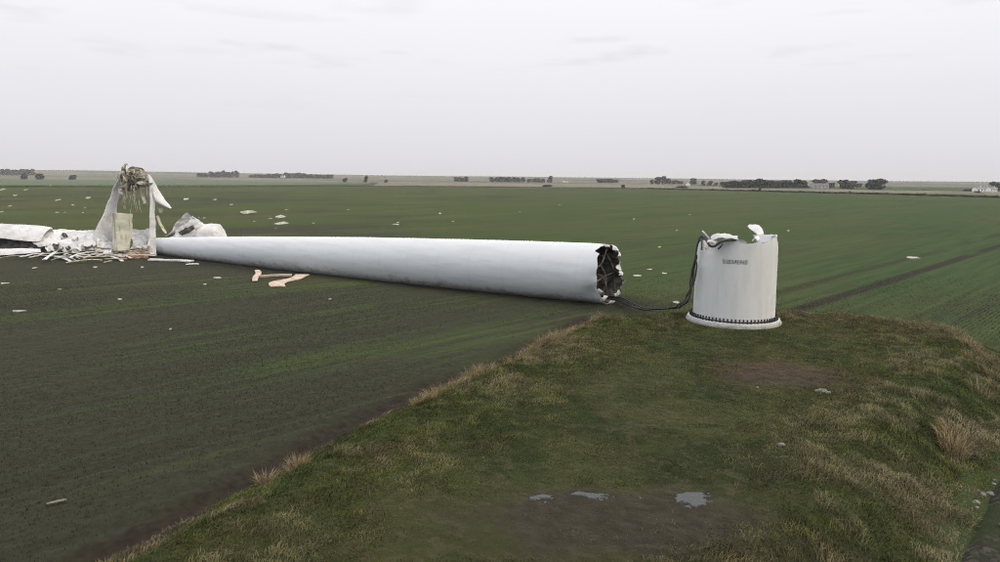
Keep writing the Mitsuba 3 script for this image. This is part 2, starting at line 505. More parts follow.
bx0, by0, bx1, by1 = PAD.bounds
X, Y = np.meshgrid(np.arange(bx0 - 1, bx1 + 1, 0.11), np.arange(max(by0, 8.0) - 1, by1 + 1, 0.11), indexing='ij')
SD = pad_sd(X, Y)
struct('mound', grid_mesh(X, Y, mound_z(X, Y, SD), SD > -0.7), 'm_mound', True)

# access track at the foot of the mound, bottom right
a, b = np.array(RTOE[0]), np.array(RTOE[-1])
d = (b - a) / np.linalg.norm(b - a)
nrm = np.array([-d[1], d[0]])
nrm = nrm if nrm[0] > 0 else -nrm
tl = []
for s in np.linspace(-6, 14, 60):
    for w in np.linspace(0.2, 3.6, 16):
        q = a + d * s + nrm * w
        tl.append([q[0], q[1], 0.03 + 0.03 * (1 - ((w - 1.9) / 1.7) ** 2)])
tl = np.array(tl).reshape(60, 16, 3)
tl[..., 2] += 0.04 * (meshkit.fbm(tl * 2.0, 3, 6) - 0.5)
tl[:, [0, -1], 2] -= 0.16
struct('track', grid_mesh(tl[..., 0], tl[..., 1], tl[..., 2]), 'm_gravel', True)

# puddles on the muddy top of the mound
for k, (q, (a, b)) in enumerate(zip(PUDDLES, PUDDLE_R)):
    X, Y = np.meshgrid(np.arange(q[0] - a * 1.5, q[0] + a * 1.5, 0.025), np.arange(q[1] - b * 2.2, q[1] + b * 2.2, 0.025), indexing='ij')
    P3 = np.stack([X, Y, X * 0], -1)
    k_ = np.hypot((X - q[0]) / a, (Y - q[1]) / b)
    wet = 0.62 - k_ + 2.1 * (meshkit.fbm(P3 * [2.6, 7.0, 1], 5, 83) - 0.5)
    struct('puddle', grid_mesh(X, Y, X * 0 + 1.118 - 0.05 * (wet < 0.02), wet > 0), 'm_water', True)


# ------------------------------------------------------------------ land beyond the field
EDGE = [gp(x, y)[:2] for x, y in ((-60, 187.4), (0, 187.2), (200, 187.2), (420, 186.8), (640, 189), (740, 191.3), (820, 193.2), (900, 195.2), (1000, 198), (1060, 200))]
EDGE = np.array(EDGE)


def strip_sheet(near, far, z, n=120, m=10, ease=1.0):
    N, F = spline(near, n), spline(far, n)
    s = (np.linspace(0, 1, m) ** ease)[None, :, None]
    g = N[:, None] * (1 - s) + F[:, None] * s
    zz = np.full(g.shape[:2], z)
    zz[:, 0] = zz[[0, -1], :] = -0.2
    return grid_mesh(g[..., 0], g[..., 1], zz)


FAR_G = np.array([gp(x, y)[:2] for x, y in ((-60, 177.2), (0, 177.4), (100, 178.3), (200, 178.8), (300, 180), (372, 181.2))])
NEAR_G = np.array([gp(x, y)[:2] for x, y in ((-60, 186.6), (0, 186.4), (100, 186.4), (200, 186.2), (300, 185.4), (372, 183.6))])
struct('far_pasture', strip_sheet(NEAR_G, FAR_G, 0.25), 'm_fargreen', True)
edge_in = EDGE[3:] * 1.01
BANKFAR = np.array([gp(x, y)[:2] for x, y in ((372, 182.2), (640, 184.4), (740, 187.4), (820, 189.2), (900, 190.6), (1000, 192.2), (1060, 193))])
edge_tan = np.array([gp(x, y)[:2] for x, y in ((372, 186.4), (420, 186.2), (640, 188.2), (740, 190.2), (820, 191.8), (900, 193.4), (1000, 196), (1060, 197.5))])
struct('stubble_field', strip_sheet(edge_tan, BANKFAR, 0.35), 'm_bank', True)

# far plain and low hills behind it
hx, hy = np.linspace(-4200, 4200, 260), np.concatenate([np.linspace(1150, 1500, 8), np.linspace(1600, 4600, 50)])
X, Y = np.meshgrid(hx, hy, indexing='ij')
az = X / np.maximum(Y, 1)
ridge = 15 + 10 * ss(-0.1, -0.65, az) - 3 * ss(0.1, 0.5, az)
Z = -1.0 + 1.6 * ss(1150, 1250, Y) + ridge * ss(1400, 3300, Y) * (0.75 + 0.5 * (meshkit.fbm(np.stack([X / 900, Y / 900, X * 0], -1), 4, 77)))
Z[:, 0] = -2
struct('hills', grid_mesh(X, Y, Z), 'm_hill', True)
from scipy.interpolate import RegularGridInterpolator
_hz = RegularGridInterpolator((hx, hy), Z, bounds_error=False, fill_value=0.0)


def leaf_crown(rs, w, h, n, leaf, lobes, bias=(0.03, 0.042, 0.026), z0=0.18):
    """Foliage as many leaf clumps spread through lobes."""
    cs = []
    for _ in range(lobes):
        t = rs.uniform(0, 2 * math.pi)
        r = rs.uniform(0, 0.32) * w
        cs.append((r * math.cos(t), r * math.sin(t), h * rs.uniform(z0 + 0.14, 0.78), rs.uniform(0.2, 0.32) * w, rs.uniform(0.14, 0.22) * h))
    ctr = np.array(cs)
    k = rs.randint(0, lobes, n)
    u = rs.normal(size=(n, 3))
    u /= np.linalg.norm(u, axis=1, keepdims=True)
    r = rs.uniform(0.55, 1.08, n) ** 0.6
    P = ctr[k, :3] + u * r[:, None] * ctr[k][:, [3, 3, 4]]
    a, b = rs.normal(size=(n, 3)), rs.normal(size=(n, 3))
    a /= np.linalg.norm(a, axis=1, keepdims=True)
    b -= a * (a * b).sum(1, keepdims=True)
    b /= np.linalg.norm(b, axis=1, keepdims=True)
    s = leaf * rs.uniform(0.6, 1.4, n)[:, None]
    v = np.stack([P - a * s, P - b * s * 0.6, P + a * s, P + b * s * 0.6], 1).reshape(-1, 3)
    q = (np.arange(n) * 4)[:, None]
    f = np.stack([q + [0, 1, 2], q + [0, 2, 3]], 1).reshape(-1, 3)
    col = np.array(bias) * rs.uniform(0.6, 1.5, (n, 1)) * (0.8 + 0.4 * rs.rand(lobes)[k])[:, None]
    return trimesh.Trimesh(v, f, process=False), np.repeat(col, 4, 0), ctr


def trunk_mesh(ctr, h, r):
    top = np.array([0, 0, h * 0.55])
    ms = [tube([[0, 0, -0.3], [0.05 * h * 0.3, 0, h * 0.25], top], [r, r * 0.75, r * 0.4], 7)]
    for c in ctr[:5]:
        ms.append(tube([[0, 0, h * 0.22], (top * 0.4 + c[:3] * 0.6) * [1, 1, 0.8], c[:3]], [r * 0.45, r * 0.3, r * 0.12], 5))
    return cat(ms)


TREES = []
for k in range(5):       # unit trees of height 10 m
    rs = np.random.RandomState(100 + k)
    w = (9.5, 11.5, 8.0, 13.0, 10.5)[k]
    mesh, col, ctr = leaf_crown(rs, w, 10.0, 1500, 0.75, (10, 13, 9, 13, 12)[k], bias=(0.022, 0.030, 0.024), z0=0.0)
    TREES.append((mikit.ply(mesh, 'm_leaf', False, color=col), mikit.ply(trunk_mesh(ctr, 10.0, 0.28), 'm_bark', False), w))


def tree(px, pbase, pw, ph, label, group=None, k=None, depth=None, name='tree', category='tree'):
    k = random.randrange(5) if k is None else k
    if depth is None:
        q = gp(px, pbase)
        z = 0.0
    else:
        q = dp(px, pbase, depth)
        z = float(_hz([q[0], q[1]])[0]) if q[1] > 1150 else 0.0
    s = float(np.linalg.norm(q[:2]) * math.cos(math.atan2(q[0], q[1])) / FPX)     # metres in a photo pixel at that distance
    crown, trunk, w = TREES[k]
    t = thing(name, label, category, group)
    base_z = min(z, q[2]) if depth else 0.0
    h = ph * s + max(0.0, (q[2] - base_z) if depth else 0.0)
    m = T().translate([float(q[0]), float(q[1]), float(base_z)]).rotate([0, 0, 1], random.uniform(0, 360)).scale([pw * s / w, pw * s / w, h / 9.4])
    scene[numbered(t + '__crown')] = {**crown, 'to_world': m}
    scene[numbered(t + '__trunk')] = {**trunk, 'to_world': m}
    return t


ORD = ('first', 'second', 'third', 'fourth', 'fifth', 'sixth', 'seventh', 'eighth', 'ninth', 'tenth', 'eleventh', 'twelfth', 'thirteenth', 'fourteenth', 'fifteenth', 'sixteenth')
random.seed(5)
G = 'trees of the dark clump left of the small white gabled house'
for n_, (x, w, h) in enumerate(((652, 5, 4.5), (658, 8, 7.5), (663.5, 8, 7.8), (668.5, 7, 6.8), (674, 7, 4.2), (680, 7, 3.4))):
    tree(x, 184.4, w, h, ORD[n_] + ' dark rounded tree from the left in the clump left of the white gabled house', G)
tree(692.5, 184.6, 7, 6.4, 'dark rounded tree immediately right of the small white gabled house', k=2)
G = 'low trees between the white gabled house and the long tree belt'
for n_, (x, w, h) in enumerate(((703, 5, 4.8), (710, 5.5, 5), (716, 5, 3.2), (722, 6, 4.4))):
    tree(x, 185.6, w, h, ORD[n_] + ' low greyish tree from the left between gabled house and long belt', G)
G = 'trees of the long dark belt on the horizon behind the stump'
for n_, (x, h) in enumerate(((728, 7.5), (732, 8), (738, 7.5), (744, 8.2), (750, 8.6), (756, 9), (760, 10), (766, 8.6), (772, 8), (778, 7.6), (784, 8), (790, 8.4), (796, 9.4), (801, 9.2), (804.5, 6.5))):
    tree(x, 188.6, random.uniform(8, 11), h, ORD[n_] + ' dark tree from the left in the long belt on the horizon above the stump', G)
tree(821, 188.2, 16, 9.6, 'broad dark tree behind the pale low farm building', depth=905)
tree(832, 188, 7, 5.2, 'small dark tree at the right end of the pale farm building')
tree(845, 189.4, 13, 10.2, 'round dark tree left of the wind leaning tree', k=0)
tree(853, 187.2, 8, 6.4, 'wind leaning tree between two round dark trees', k=2)
tree(858, 187.6, 9, 4.6, 'low leaning bush just left of the largest round tree', k=3)
tree(875, 190.4, 19, 11.6, 'largest round dark tree, rightmost of the group on the horizon', k=1)
tree(997, 190.5, 13, 8.6, 'dark tree behind the white houses at the right frame edge', k=1)
tree(966.5, 191.8, 6, 2.8, 'low dark bush left of the white houses', name='bush', category='bush', k=3)
tree(971, 191.8, 7, 3, 'low dark bush touching the left white house', name='bush', category='bush', k=0)
tree(978, 193.4, 7, 2.4, 'dark bush in front of the white houses', name='bush', category='bush', k=0)
G = 'far trees of the belts left of centre on the horizon'
for x0, x1, y, h, st in ((197, 209, 175.4, 2.6, 4), (209, 238, 175.8, 4.2, 4.2), (249, 274, 177.2, 3.2, 4.5), (274, 306, 177.6, 4.6, 4.5), (306, 333, 177.8, 4.0, 4.5), (0, 34, 172.6, 3.4, 5)):
    x = x0 + st / 2
    while x < x1:
        tree(x, y + random.uniform(-.2, .2), st * random.uniform(1.2, 1.6), h * random.uniform(0.75, 1.15), 'small hazy tree in the far belts on the left half of the horizon', G, depth=1900)
        x += st
G = 'far trees of the belt at the centre of the horizon'
for x0, x1, y, h, st in ((454, 468, 179.2, 2.8, 4.5), (490, 527, 181, 4.6, 4.4), (527, 546, 181.6, 3.2, 4.4), (597, 618, 180.4, 1.8, 5)):
    x = x0 + st / 2
    while x < x1:
        tree(x, y, st * random.uniform(1.2, 1.6), h * random.uniform(0.8, 1.15), 'small hazy tree in the far belt at the centre of the horizon', G, depth=1500)
        x += st
tree(550, 181.6, 6, 5.8, 'pointed taller tree at the right end of the centre belt', depth=1500, k=2)
for x, y, w, h, lb in ((40, 176.2, 11, 3.4, 'wide dark bush on the far left pasture, nearest the frame edge'), (72, 177.2, 7, 3, 'small dark bush on the far left pasture behind the wreck'), (24, 176.4, 7, 3.2, 'pale green bush left of the wide dark bush'),
                       (345, 180.4, 6, 2.6, 'lone dark bush on the plain right of the left tree belts'), (386, 181.6, 4, 2, 'tiny lone bush on the plain left of centre'), (366, 177.6, 4, 2.4, 'tiny hazy tree on the skyline left of centre'),
                       (547, 187, 11, 2.4, 'low dark green bush on the field edge near centre'), (623, 188, 4, 3.4, 'small upright bush on the field edge right of centre'), (681, 188.4, 14, 2.6, 'low dark scrub below the small white gabled house'),
                       (760, 191, 3, 3.2, 'small dark bush in front of the long belt')):
    tree(x, y, w, h, lb, depth=1140 if y < 183 else None, name='bush', category='bush', k=3 if w > 6 else 0)


def house(px, py, pw, ph, label, wall, depth_m=7.0, roof=0.45, wins=3, rz=0.0, depth=None):
    q = gp(px, py) if depth is None else dp(px, py, depth)
    s = float(q[1] / FPX)
    w, h = pw * s, ph * s
    t = thing('house', label, 'house')
    z0 = 0.0 if depth is None else float(q[2])
    M = trimesh.transformations.translation_matrix([q[0], q[1], z0]) @ trimesh.transformations.rotation_matrix(rz, [0, 0, 1])
    wl, d2 = h * (1 - roof), depth_m / 2

    def put(n, m, mat, parent):
        m.apply_transform(M)
        return obj(n, m, mat, parent)
    bodyp = Polygon([(-d2, -0.3), (d2, -0.3), (d2, wl), (0, h - 0.15), (-d2, wl)])
    body = trimesh.creation.extrude_polygon(bodyp, w, engine='earcut')
    body.apply_transform(np.array([[0, 0, 1, -w / 2], [1, 0, 0, 0], [0, 1, 0, 0], [0, 0, 0, 1.0]]))
    put('wall', body, wall, t)
    rp = Polygon([(-d2 - 0.35, wl - 0.15), (0, h), (d2 + 0.35, wl - 0.15), (d2 + 0.35, wl - 0.4), (0, h - 0.22), (-d2 - 0.35, wl - 0.4)])
    r = trimesh.creation.extrude_polygon(rp, w + 0.5, engine='earcut')
    r.apply_transform(np.array([[0, 0, 1, -w / 2 - 0.25], [1, 0, 0, 0], [0, 1, 0, 0], [0, 0, 0, 1.0]]))
    rf = put('roof', r, 'm_roof', t)
    put('chimney', box(0.7, 0.7, 1.1, (w * 0.38, 0, h + 0.2)), wall, rf)
    for i in range(wins):
        wx = (i + 0.5) / wins * w - w / 2
        put('window', box(min(1.3, w / wins * 0.4), 0.12, wl * 0.42, (wx, -d2 - 0.01, wl * 0.5)), 'm_glass', t)
    return t


house(688, 186.2, 4.4, 4.0, 'small white gabled house standing alone on the field edge', 'm_render', 6.0, 0.5, 2, 1.2)
house(820, 188.2, 15, 4.6, 'pale low farm building in front of the broad dark tree', 'm_palewall', 8.0, 0.4, 4)
house(977.5, 192.2, 6.4, 5.2, 'white house, leftmost of the row at the right frame edge', 'm_render', 7, 0.28, 2)
house(984.2, 192.0, 6.4, 4.8, 'white low house in the middle of the row at the right frame edge', 'm_render', 7, 0.28, 2)
house(991.2, 192.2, 6.6, 5.2, 'white house, rightmost of the row at the right frame edge', 'm_render', 7, 0.28, 3)
house(565.5, 182.2, 4.5, 2.6, 'tiny white house right of the centre tree belt', 'm_render', 7, 0.4, 2, depth=1500)
house(283, 177.4, 4.0, 2.0, 'tiny white house among the left tree belt', 'm_render', 7, 0.4, 2, depth=1700)


def hedge(line, h, w, n, label, col, seed):
    rs = np.random.RandomState(seed)
    L = spline(line, 400)
    t = np.sort(rs.uniform(0, 399, n))
    i = t.astype(int)
    i = np.minimum(i, 398)
    P = L[i] + (L[i + 1] - L[i]) * (t - i)[:, None]
    hh = h * (0.5 + 0.8 * meshkit.fbm(np.stack([t * 0.3, t * 0, t * 0], 1), 3, seed))
    p3 = np.stack([P[:, 0] + rs.normal(0, w, n), P[:, 1] + rs.normal(0, w, n), hh * rs.uniform(0.0, 0.9, n)], 1)
    s = (rs.uniform(0.25, 0.7, n) * h)[:, None, None]
    tri = rs.normal(size=(n, 3, 3)) * s * [1.4, 1.4, 0.5] + p3[:, None]
    tri[..., 2] = np.maximum(tri[..., 2], 0.02)
    c = np.array(col) * rs.uniform(0.6, 1.4, (n, 1))
    k = obj('hedge', trimesh.Trimesh(tri.reshape(-1, 3), np.arange(n * 3).reshape(-1, 3), process=False), 'm_leaf', color=np.repeat(c, 3, 0))
    tag(k, label, 'hedge')


hedge(EDGE[:5], 0.7, 0.9, 9000, 'long low dark field margin across the left and centre distance', (0.050, 0.056, 0.030), 3)
hedge(EDGE[4:], 1.1, 1.6, 9000, 'taller dark rough margin along the far right field edge', (0.050, 0.054, 0.028), 4)
hedge(BANKFAR[1:] * 1.003, 0.8, 0.5, 5000, 'low dark hedge along the foot of the right hand trees', (0.060, 0.058, 0.040), 5)

# ------------------------------------------------------------------ the fallen tower tube
A, B = gp(608, 302.85), gp(157, 253.2)
ax = (B - A) * [1, 1, 0]
LEN = float(np.linalg.norm(ax))
ax = ax / LEN
side = np.cross([0, 0, 1.0], ax)            # horizontal, across the tube
RA, RB, SEG = 2.08, 0.88, 168


def tower_point(s, th, r_off=0.0):
    """s: metres from the torn mouth; th: angle, 0 = top, positive to the far side."""
    t = s / LEN
    tc = np.clip(t, 0, 1)
    r0 = RA + (RB - RA) * t + 0.27 * 4 * tc * (1 - tc)
    r = r0 + r_off
    buck = np.exp(-np.maximum(s, 0) / 1.1)
    p = np.stack([np.cos(th) * 1.3, np.sin(th) * 1.3, s * 0.5], -1)
    r = r + buck * 0.34 * (meshkit.fbm(p, 3, 17) - 0.5) - 0.30 * np.exp(-((s - 0.5) / 0.55) ** 2 - ((th - 2.25) / 0.35) ** 2)
    r = r + 0.022 * (meshkit.fbm(np.stack([np.cos(th) * 0.9, np.sin(th) * 0.9, s * 0.22], -1), 3, 19) - 0.5)
    rc = r0 - 0.08 - 0.22 * 4 * tc * (1 - tc)
    return A + ax * s[..., None] + side * (0.44 * 4 * tc * (1 - tc))[..., None] + side * (np.sin(th) * r)[..., None] + np.array([0, 0, 1.0]) * (rc + np.cos(th) * r * 0.985)[..., None]


SIDE_SIGN = 1.0 if side[1] > 0 else -1.0
th = np.linspace(0, 2 * math.pi, SEG + 1) * SIDE_SIGN * -1.0       # positive th runs towards the camera side


_mr = np.random.RandomState(6)
_ma = np.sort(np.r_[_mr.uniform(0, 2 * math.pi, 34)])
_mv = _mr.uniform(-0.5, 0.5, 34) * _mr.choice([0.25, 0.6, 1.0], 34)


def mouth(t):
    """How far the torn edge lies behind the mouth: straight runs between irregular notches and points."""
    return 0.75 * np.interp(np.mod(t, 2 * math.pi), _ma, _mv, period=2 * math.pi) + 0.20 * np.cos(t) + 0.25 * (meshkit.fbm(np.stack([np.cos(t) * 9, np.sin(t) * 9, t * 0], -1), 2, 23) - 0.5)


def tower_grid(r_off, s1, rows, inner=False):
    out = []
    for i in range(rows + 1):
        f = i / rows
        s0 = mouth(th)
        s0[-1] = s0[0]
        s = s0 * (1 - f) ** 3 + s1 * f ** 1.6
        P = tower_point(s, th, r_off)
        P[-1] = P[0]
        out.append(P)
    return np.array(out)


def grid_tri(g):
    n, m = g.shape[:2]
    i, j = np.meshgrid(np.arange(n - 1), np.arange(m - 1), indexing='ij')
    q = np.stack([i * m + j, (i + 1) * m + j, (i + 1) * m + j + 1, i * m + j + 1], -1).reshape(-1, 4)
    return trimesh.Trimesh(g.reshape(-1, 3), np.vstack([q[:, [0, 1, 2]], q[:, [0, 2, 3]]]), process=False)


tw = thing('fallen_tower', 'long white tapering steel tower lying on the dark field, torn open at its right end', 'tower')
outer, inner = tower_grid(0.0, LEN, 150), tower_grid(-0.05, LEN * 0.9, 60)
m = grid_tri(outer)
m.merge_vertices()
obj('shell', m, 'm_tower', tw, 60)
m = grid_tri(inner)
m.merge_vertices()
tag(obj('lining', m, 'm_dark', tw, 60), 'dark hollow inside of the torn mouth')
rim = np.array([outer[0], inner[0]])
tag(obj('torn_edge', grid_tri(rim), 'm_edge', tw), 'bare jagged steel edge')
# crushed sheet and frames inside the mouth
rs = np.random.RandomState(8)
bits = []
for k in range(16):
    t0 = rs.uniform(0, 2 * math.pi)
    s0 = rs.uniform(0.2, 1.6)
    c0 = tower_point(np.array([s0]), np.array([t0]), -0.1)[0]
    c1 = tower_point(np.array([s0 + rs.uniform(-0.3, 0.8)]), np.array([t0 + rs.uniform(0.6, 2.6)]), -0.3)[0]
    mid = (c0 + c1) / 2 + rs.normal(0, 0.3, 3)
    bits.append(tube(spline([c0, mid, c1], 8), rs.uniform(0.03, 0.09), 6))
tag(obj('inner_wreckage', cat(bits), 'm_dark', tw), 'bent ladder rails and cables inside the mouth', kind='stuff')
# curled strips of torn shell round the mouth
for t0, wdt, ln, curl, mat in ((0.02, 0.16, 0.5, 0.8, 'm_steel'), (-0.40, 0.34, 0.9, 1.0, 'm_shard'), (-0.85, 0.18, 0.5, 1.5, 'm_steel'), (-1.50, 0.50, 0.75, 1.8, 'm_shard'), (-1.95, 0.22, 0.6, 1.2, 'm_steel'),
                                (-2.55, 0.30, 0.5, 1.7, 'm_shard'), (2.95, 0.28, 0.8, 1.0, 'm_shard'), (2.45, 0.22, 0.6, 1.3, 'm_shard'), (2.1, 0.16, 0.5, 0.8, 'm_steel')):
    g = []
    # negative angles are the far side here
    for a in np.linspace(-1, 1, 7):
        tt = t0 + a * wdt * 0.5
        row = []
        s_m = float(mouth(np.array([tt * SIDE_SIGN * -1.0]))[0])
        for f in np.linspace(0, 1, 8):
            q = tower_point(np.array([s_m + 0.12 - ln * math.sin(f * curl) / max(curl, .5) * (1 - 0.5 * abs(a) * f)]), np.array([tt * SIDE_SIGN * -1.0]), -ln * 0.8 * (1 - math.cos(f * curl)) + 0.01)[0]
            row.append(q + 0.22 * (np.array([meshkit.fbm(np.array([q * 2.6 + 9 * z_]), 3, 3)[0] for z_ in range(3)]) - 0.5))
        g.append(row)
    obj('torn_flap', shell(np.array(g), 0.03), mat, tw, 50)

# ------------------------------------------------------------------ the tower stump
SX, SY = float(STUMP[0]), float(STUMP[1])
SB = 1.17                                     # ground level on the mound
st = thing('tower_stump', 'white cylindrical tower stump with a torn rim standing bolted on the grassy mound', 'tower base')
FRONT = math.atan2(-SY, -SX)                   # direction of the camera from the stump


def rim_h(phi):
    """Height of the torn rim over the wall's foot; phi from the camera side, positive to the right."""
    pts = [(-3.15, 4.20), (-2.6, 4.25), (-2.1, 4.15), (-1.75, 4.10), (-1.5, 4.12), (-1.25, 4.10), (-1.12, 3.75), (-0.98, 3.98), (-0.85, 3.70), (-0.70, 3.86), (-0.52, 4.20), (-0.35, 4.33), (-0.15, 4.40), (0.05, 4.30),
           (0.22, 4.22), (0.42, 4.26), (0.65, 4.30), (0.9, 4.36), (1.2, 4.50), (1.5, 4.58), (1.9, 4.55), (2.3, 4.40), (2.7, 4.1), (3.15, 4.20)]
    a = np.array(pts)
    a[:, 1] -= 0.34 + 0.12 * (np.abs(a[:, 0]) > 2.2)
    base = np.interp(phi, a[:, 0], a[:, 1])
    j = meshkit.fbm(np.stack([np.cos(phi) * 6, np.sin(phi) * 6, phi * 0], -1), 4, 61) - 0.5
    return base + 0.32 * j


def stump_pt(phi, h, r):
    a = FRONT + phi                             # counter-clockwise from above = to the right as the camera sees it
    return np.stack([SX + r * np.cos(a), SY + r * np.sin(a), SB + 0.22 + h], -1)


phi = np.linspace(-math.pi, math.pi, 161)
g, gi = [], []
top = rim_h(phi)
top[-1] = top[0]
for f in np.linspace(0, 1, 40):
    h = top * f
    r = 2.03 - 0.06 * f + 0 * phi
    crumple = np.exp(-((phi + 0.95) / 0.35) ** 2) * np.clip((h - 2.6) / 1.2, 0, 1) ** 1.5
    lean = np.exp(-((phi - 2.0) / 0.7) ** 2) * np.clip((h - 3.5) / 0.6, 0, 1) ** 2
    r = r - 0.55 * crumple * (0.4 + meshkit.fbm(np.stack([phi * 5, h * 2.2, h * 0], -1), 3, 71)) - 0.16 * lean
    r = r + 0.012 * (meshkit.fbm(np.stack([np.cos(phi) * 2, np.sin(phi) * 2, h * 0.8], -1), 3, 73) - 0.5)
    g.append(stump_pt(phi, h, r))
    gi.append(stump_pt(phi, h, r - 0.04))
g, gi = np.array(g), np.array(gi)
g[:, -1], gi[:, -1] = g[:, 0], gi[:, 0]
m = grid_tri(g)
m.merge_vertices()
obj('wall', m, 'm_stump', st, 50)
m = grid_tri(gi)
m.merge_vertices()
obj('inner_wall', m, 'm_steel', st, 50)
obj('torn_rim', grid_tri(np.array([g[-1], gi[-1]])), 'm_steel', st)


def lathe(prof, n=96):
    prof = np.array(prof, float)
    a = np.linspace(0, 2 * math.pi, n, endpoint=False)
    v = np.stack([SX + prof[:, None, 0] * np.cos(a), SY + prof[:, None, 0] * np.sin(a), np.broadcast_to(prof[:, None, 1], (len(prof), n))], -1)
    i, j = np.meshgrid(np.arange(len(prof)), np.arange(n), indexing='ij')
    k, i2, j2 = len(prof), (i + 1) % len(prof), (j + 1) % n
    q = np.stack([i * n + j, i * n + j2, i2 * n + j2, i2 * n + j], -1).reshape(-1, 4)
    return trimesh.Trimesh(v.reshape(-1, 3), np.vstack([q[:, [0, 1, 2]], q[:, [0, 2, 3]]]), process=False)


obj('base_flange', lathe([(2.05, SB + 0.12), (2.27, SB + 0.12), (2.28, SB + 0.13), (2.28, SB + 0.215), (2.27, SB + 0.225), (2.05, SB + 0.225)]), 'm_stump', st, 30)
obj('plinth', lathe([(1.9, SB - 0.35), (2.38, SB - 0.35), (2.37, SB + 0.06), (2.34, SB + 0.116), (1.9, SB + 0.116)]), 'm_concrete', st, 30)
obj('foot_band', lathe([(2.035, SB + 0.228), (2.055, SB + 0.228), (2.055, SB + 0.29), (2.035, SB + 0.29)]), 'm_bolt', st, 30)
bm = []
for k in range(72):
    a = k / 72 * 2 * math.pi
    c = trimesh.creation.cylinder(0.04, 0.21, sections=6)
    c.apply_translation((SX + 2.155 * math.cos(a), SY + 2.155 * math.sin(a), SB + 0.33))
    n_ = trimesh.creation.cylinder(0.058, 0.06, sections=6)
    n_.apply_translation((SX + 2.155 * math.cos(a), SY + 2.155 * math.sin(a), SB + 0.265))
    bm += [c, n_]
tag(obj('bolts', cat(bm), 'm_bolt', st), 'ring of dark anchor bolts round the foot', kind='stuff')
# lettering wrapped round the wall
tm = meshkit.text_mesh('SIEMENS', 0.195, 0.012)
tm = tm.subdivide_to_size(0.06)
v = tm.vertices.copy()
wtx = v[:, 0].max()
ph = (v[:, 0] - wtx / 2) / 1.99 - 0.03
lp = stump_pt(ph, 2.93 + v[:, 1], 2.032 - 0.06 * 2.9 / 3.9 + v[:, 2])
tag(obj('lettering', trimesh.Trimesh(lp, tm.faces, process=False), 'm_ink', st), 'small dark lettering high on the wall')


def sp(px, py, off):
    """A point seen at a pixel, off metres beyond the stump's axis."""
    return dp(px, py, SY + off)


# torn flaps on the rim
tag(obj('torn_flap', ruled([sp(747.5, 226.2, 0.9), sp(753, 231.5, 0.7), sp(760, 236.5, 0.5)], [sp(747.8, 226.0, 1.4), sp(759, 226.8, 1.3), sp(763.5, 234.5, 1.2)], 14, 12, (0.05, -0.05, 0.10), 0.03, 0.12, 3, 2.0), 'm_shard', st, 40), 'white leaf shaped flap standing up at the right of the rim')
tag(obj('torn_flap', ruled([sp(756, 241.5, -1.15), sp(766, 242.5, -1.2), sp(775, 240, -0.6), sp(777, 237.5, 0.1)], [sp(753, 236, 0.9), sp(762, 234.4, 1.1), sp(770, 234.6, 1.1), sp(776.5, 236.6, 0.7)], 18, 12, (0, 0, 0.06), 0.03, 0.12, 4, 2.0), 'm_greyside', st, 40), 'grey flap folded inward at the right of the rim')
tag(obj('torn_flap', ruled([sp(712, 239.5, -1.7), sp(717, 238.8, -1.9), sp(726, 238.6, -1.9), sp(737, 239.8, -2.0)], [sp(714, 236.2, -1.0), sp(719, 235.4, -1.0), sp(728, 235.4, -1.1), sp(735.5, 237.6, -1.2)], 22, 12, (0, 0, 0.10), 0.03, 0.20, 5, 2.2), 'm_shard', st, 40), 'white strip folded over the front of the rim')
obj('torn_flap', ruled([sp(707, 243, -1.75), sp(711, 242.2, -1.8), sp(715.5, 244.5, -1.85)], [sp(707.5, 240.6, -1.3), sp(712, 240.6, -1.4), sp(715, 241.5, -1.5)], 10, 6, (0, -0.05, 0.05), 0.03, 0.04, 6), 'm_shard', st, 40)
obj('torn_flap', ruled([sp(752, 240.8, -1.3), sp(755, 238.6, -0.9)], [sp(757.5, 240.8, -1.2), sp(759.5, 238, -0.8)], 8, 6, (0, 0, 0.12), 0.03, 0.04, 7), 'm_shard', st, 40)
obj('bent_rod', tube(spline([sp(702.5, 231.2, -0.6), sp(705.5, 234.5, -0.9), sp(709, 238.5, -1.2), sp(711, 242, -1.3)], 10), 0.045), 'm_steel', st)
dk = []
for pts, r in (([(701, 239, -1.2), (701.8, 243, -1.55), (701.6, 250, -1.72)], 0.045), ([(703, 237, -0.9), (706, 240, -1.2), (710, 246, -1.78), (714, 246.5, -1.86), (719, 243, -1.95), (726, 240.5, -2.0), (736, 239.8, -1.9)], 0.055),
               ([(718, 249, -2.0), (721, 246.5, -2.04), (722.5, 244, -2.0)], 0.04), ([(703, 238, -0.3), (708, 237, -0.5), (714, 240, -0.9)], 0.06), ([(699, 240, -0.2), (702, 236.5, -0.3), (706, 238.5, -0.6), (712, 242, -1.5)], 0.05)):
    dk.append(tube(spline([sp(*q) for q in pts], 18), r, 7))
tag(obj('torn_seam', cat(dk), 'm_black', st), 'black torn seal and wiring along the left of the rim', kind='stuff')

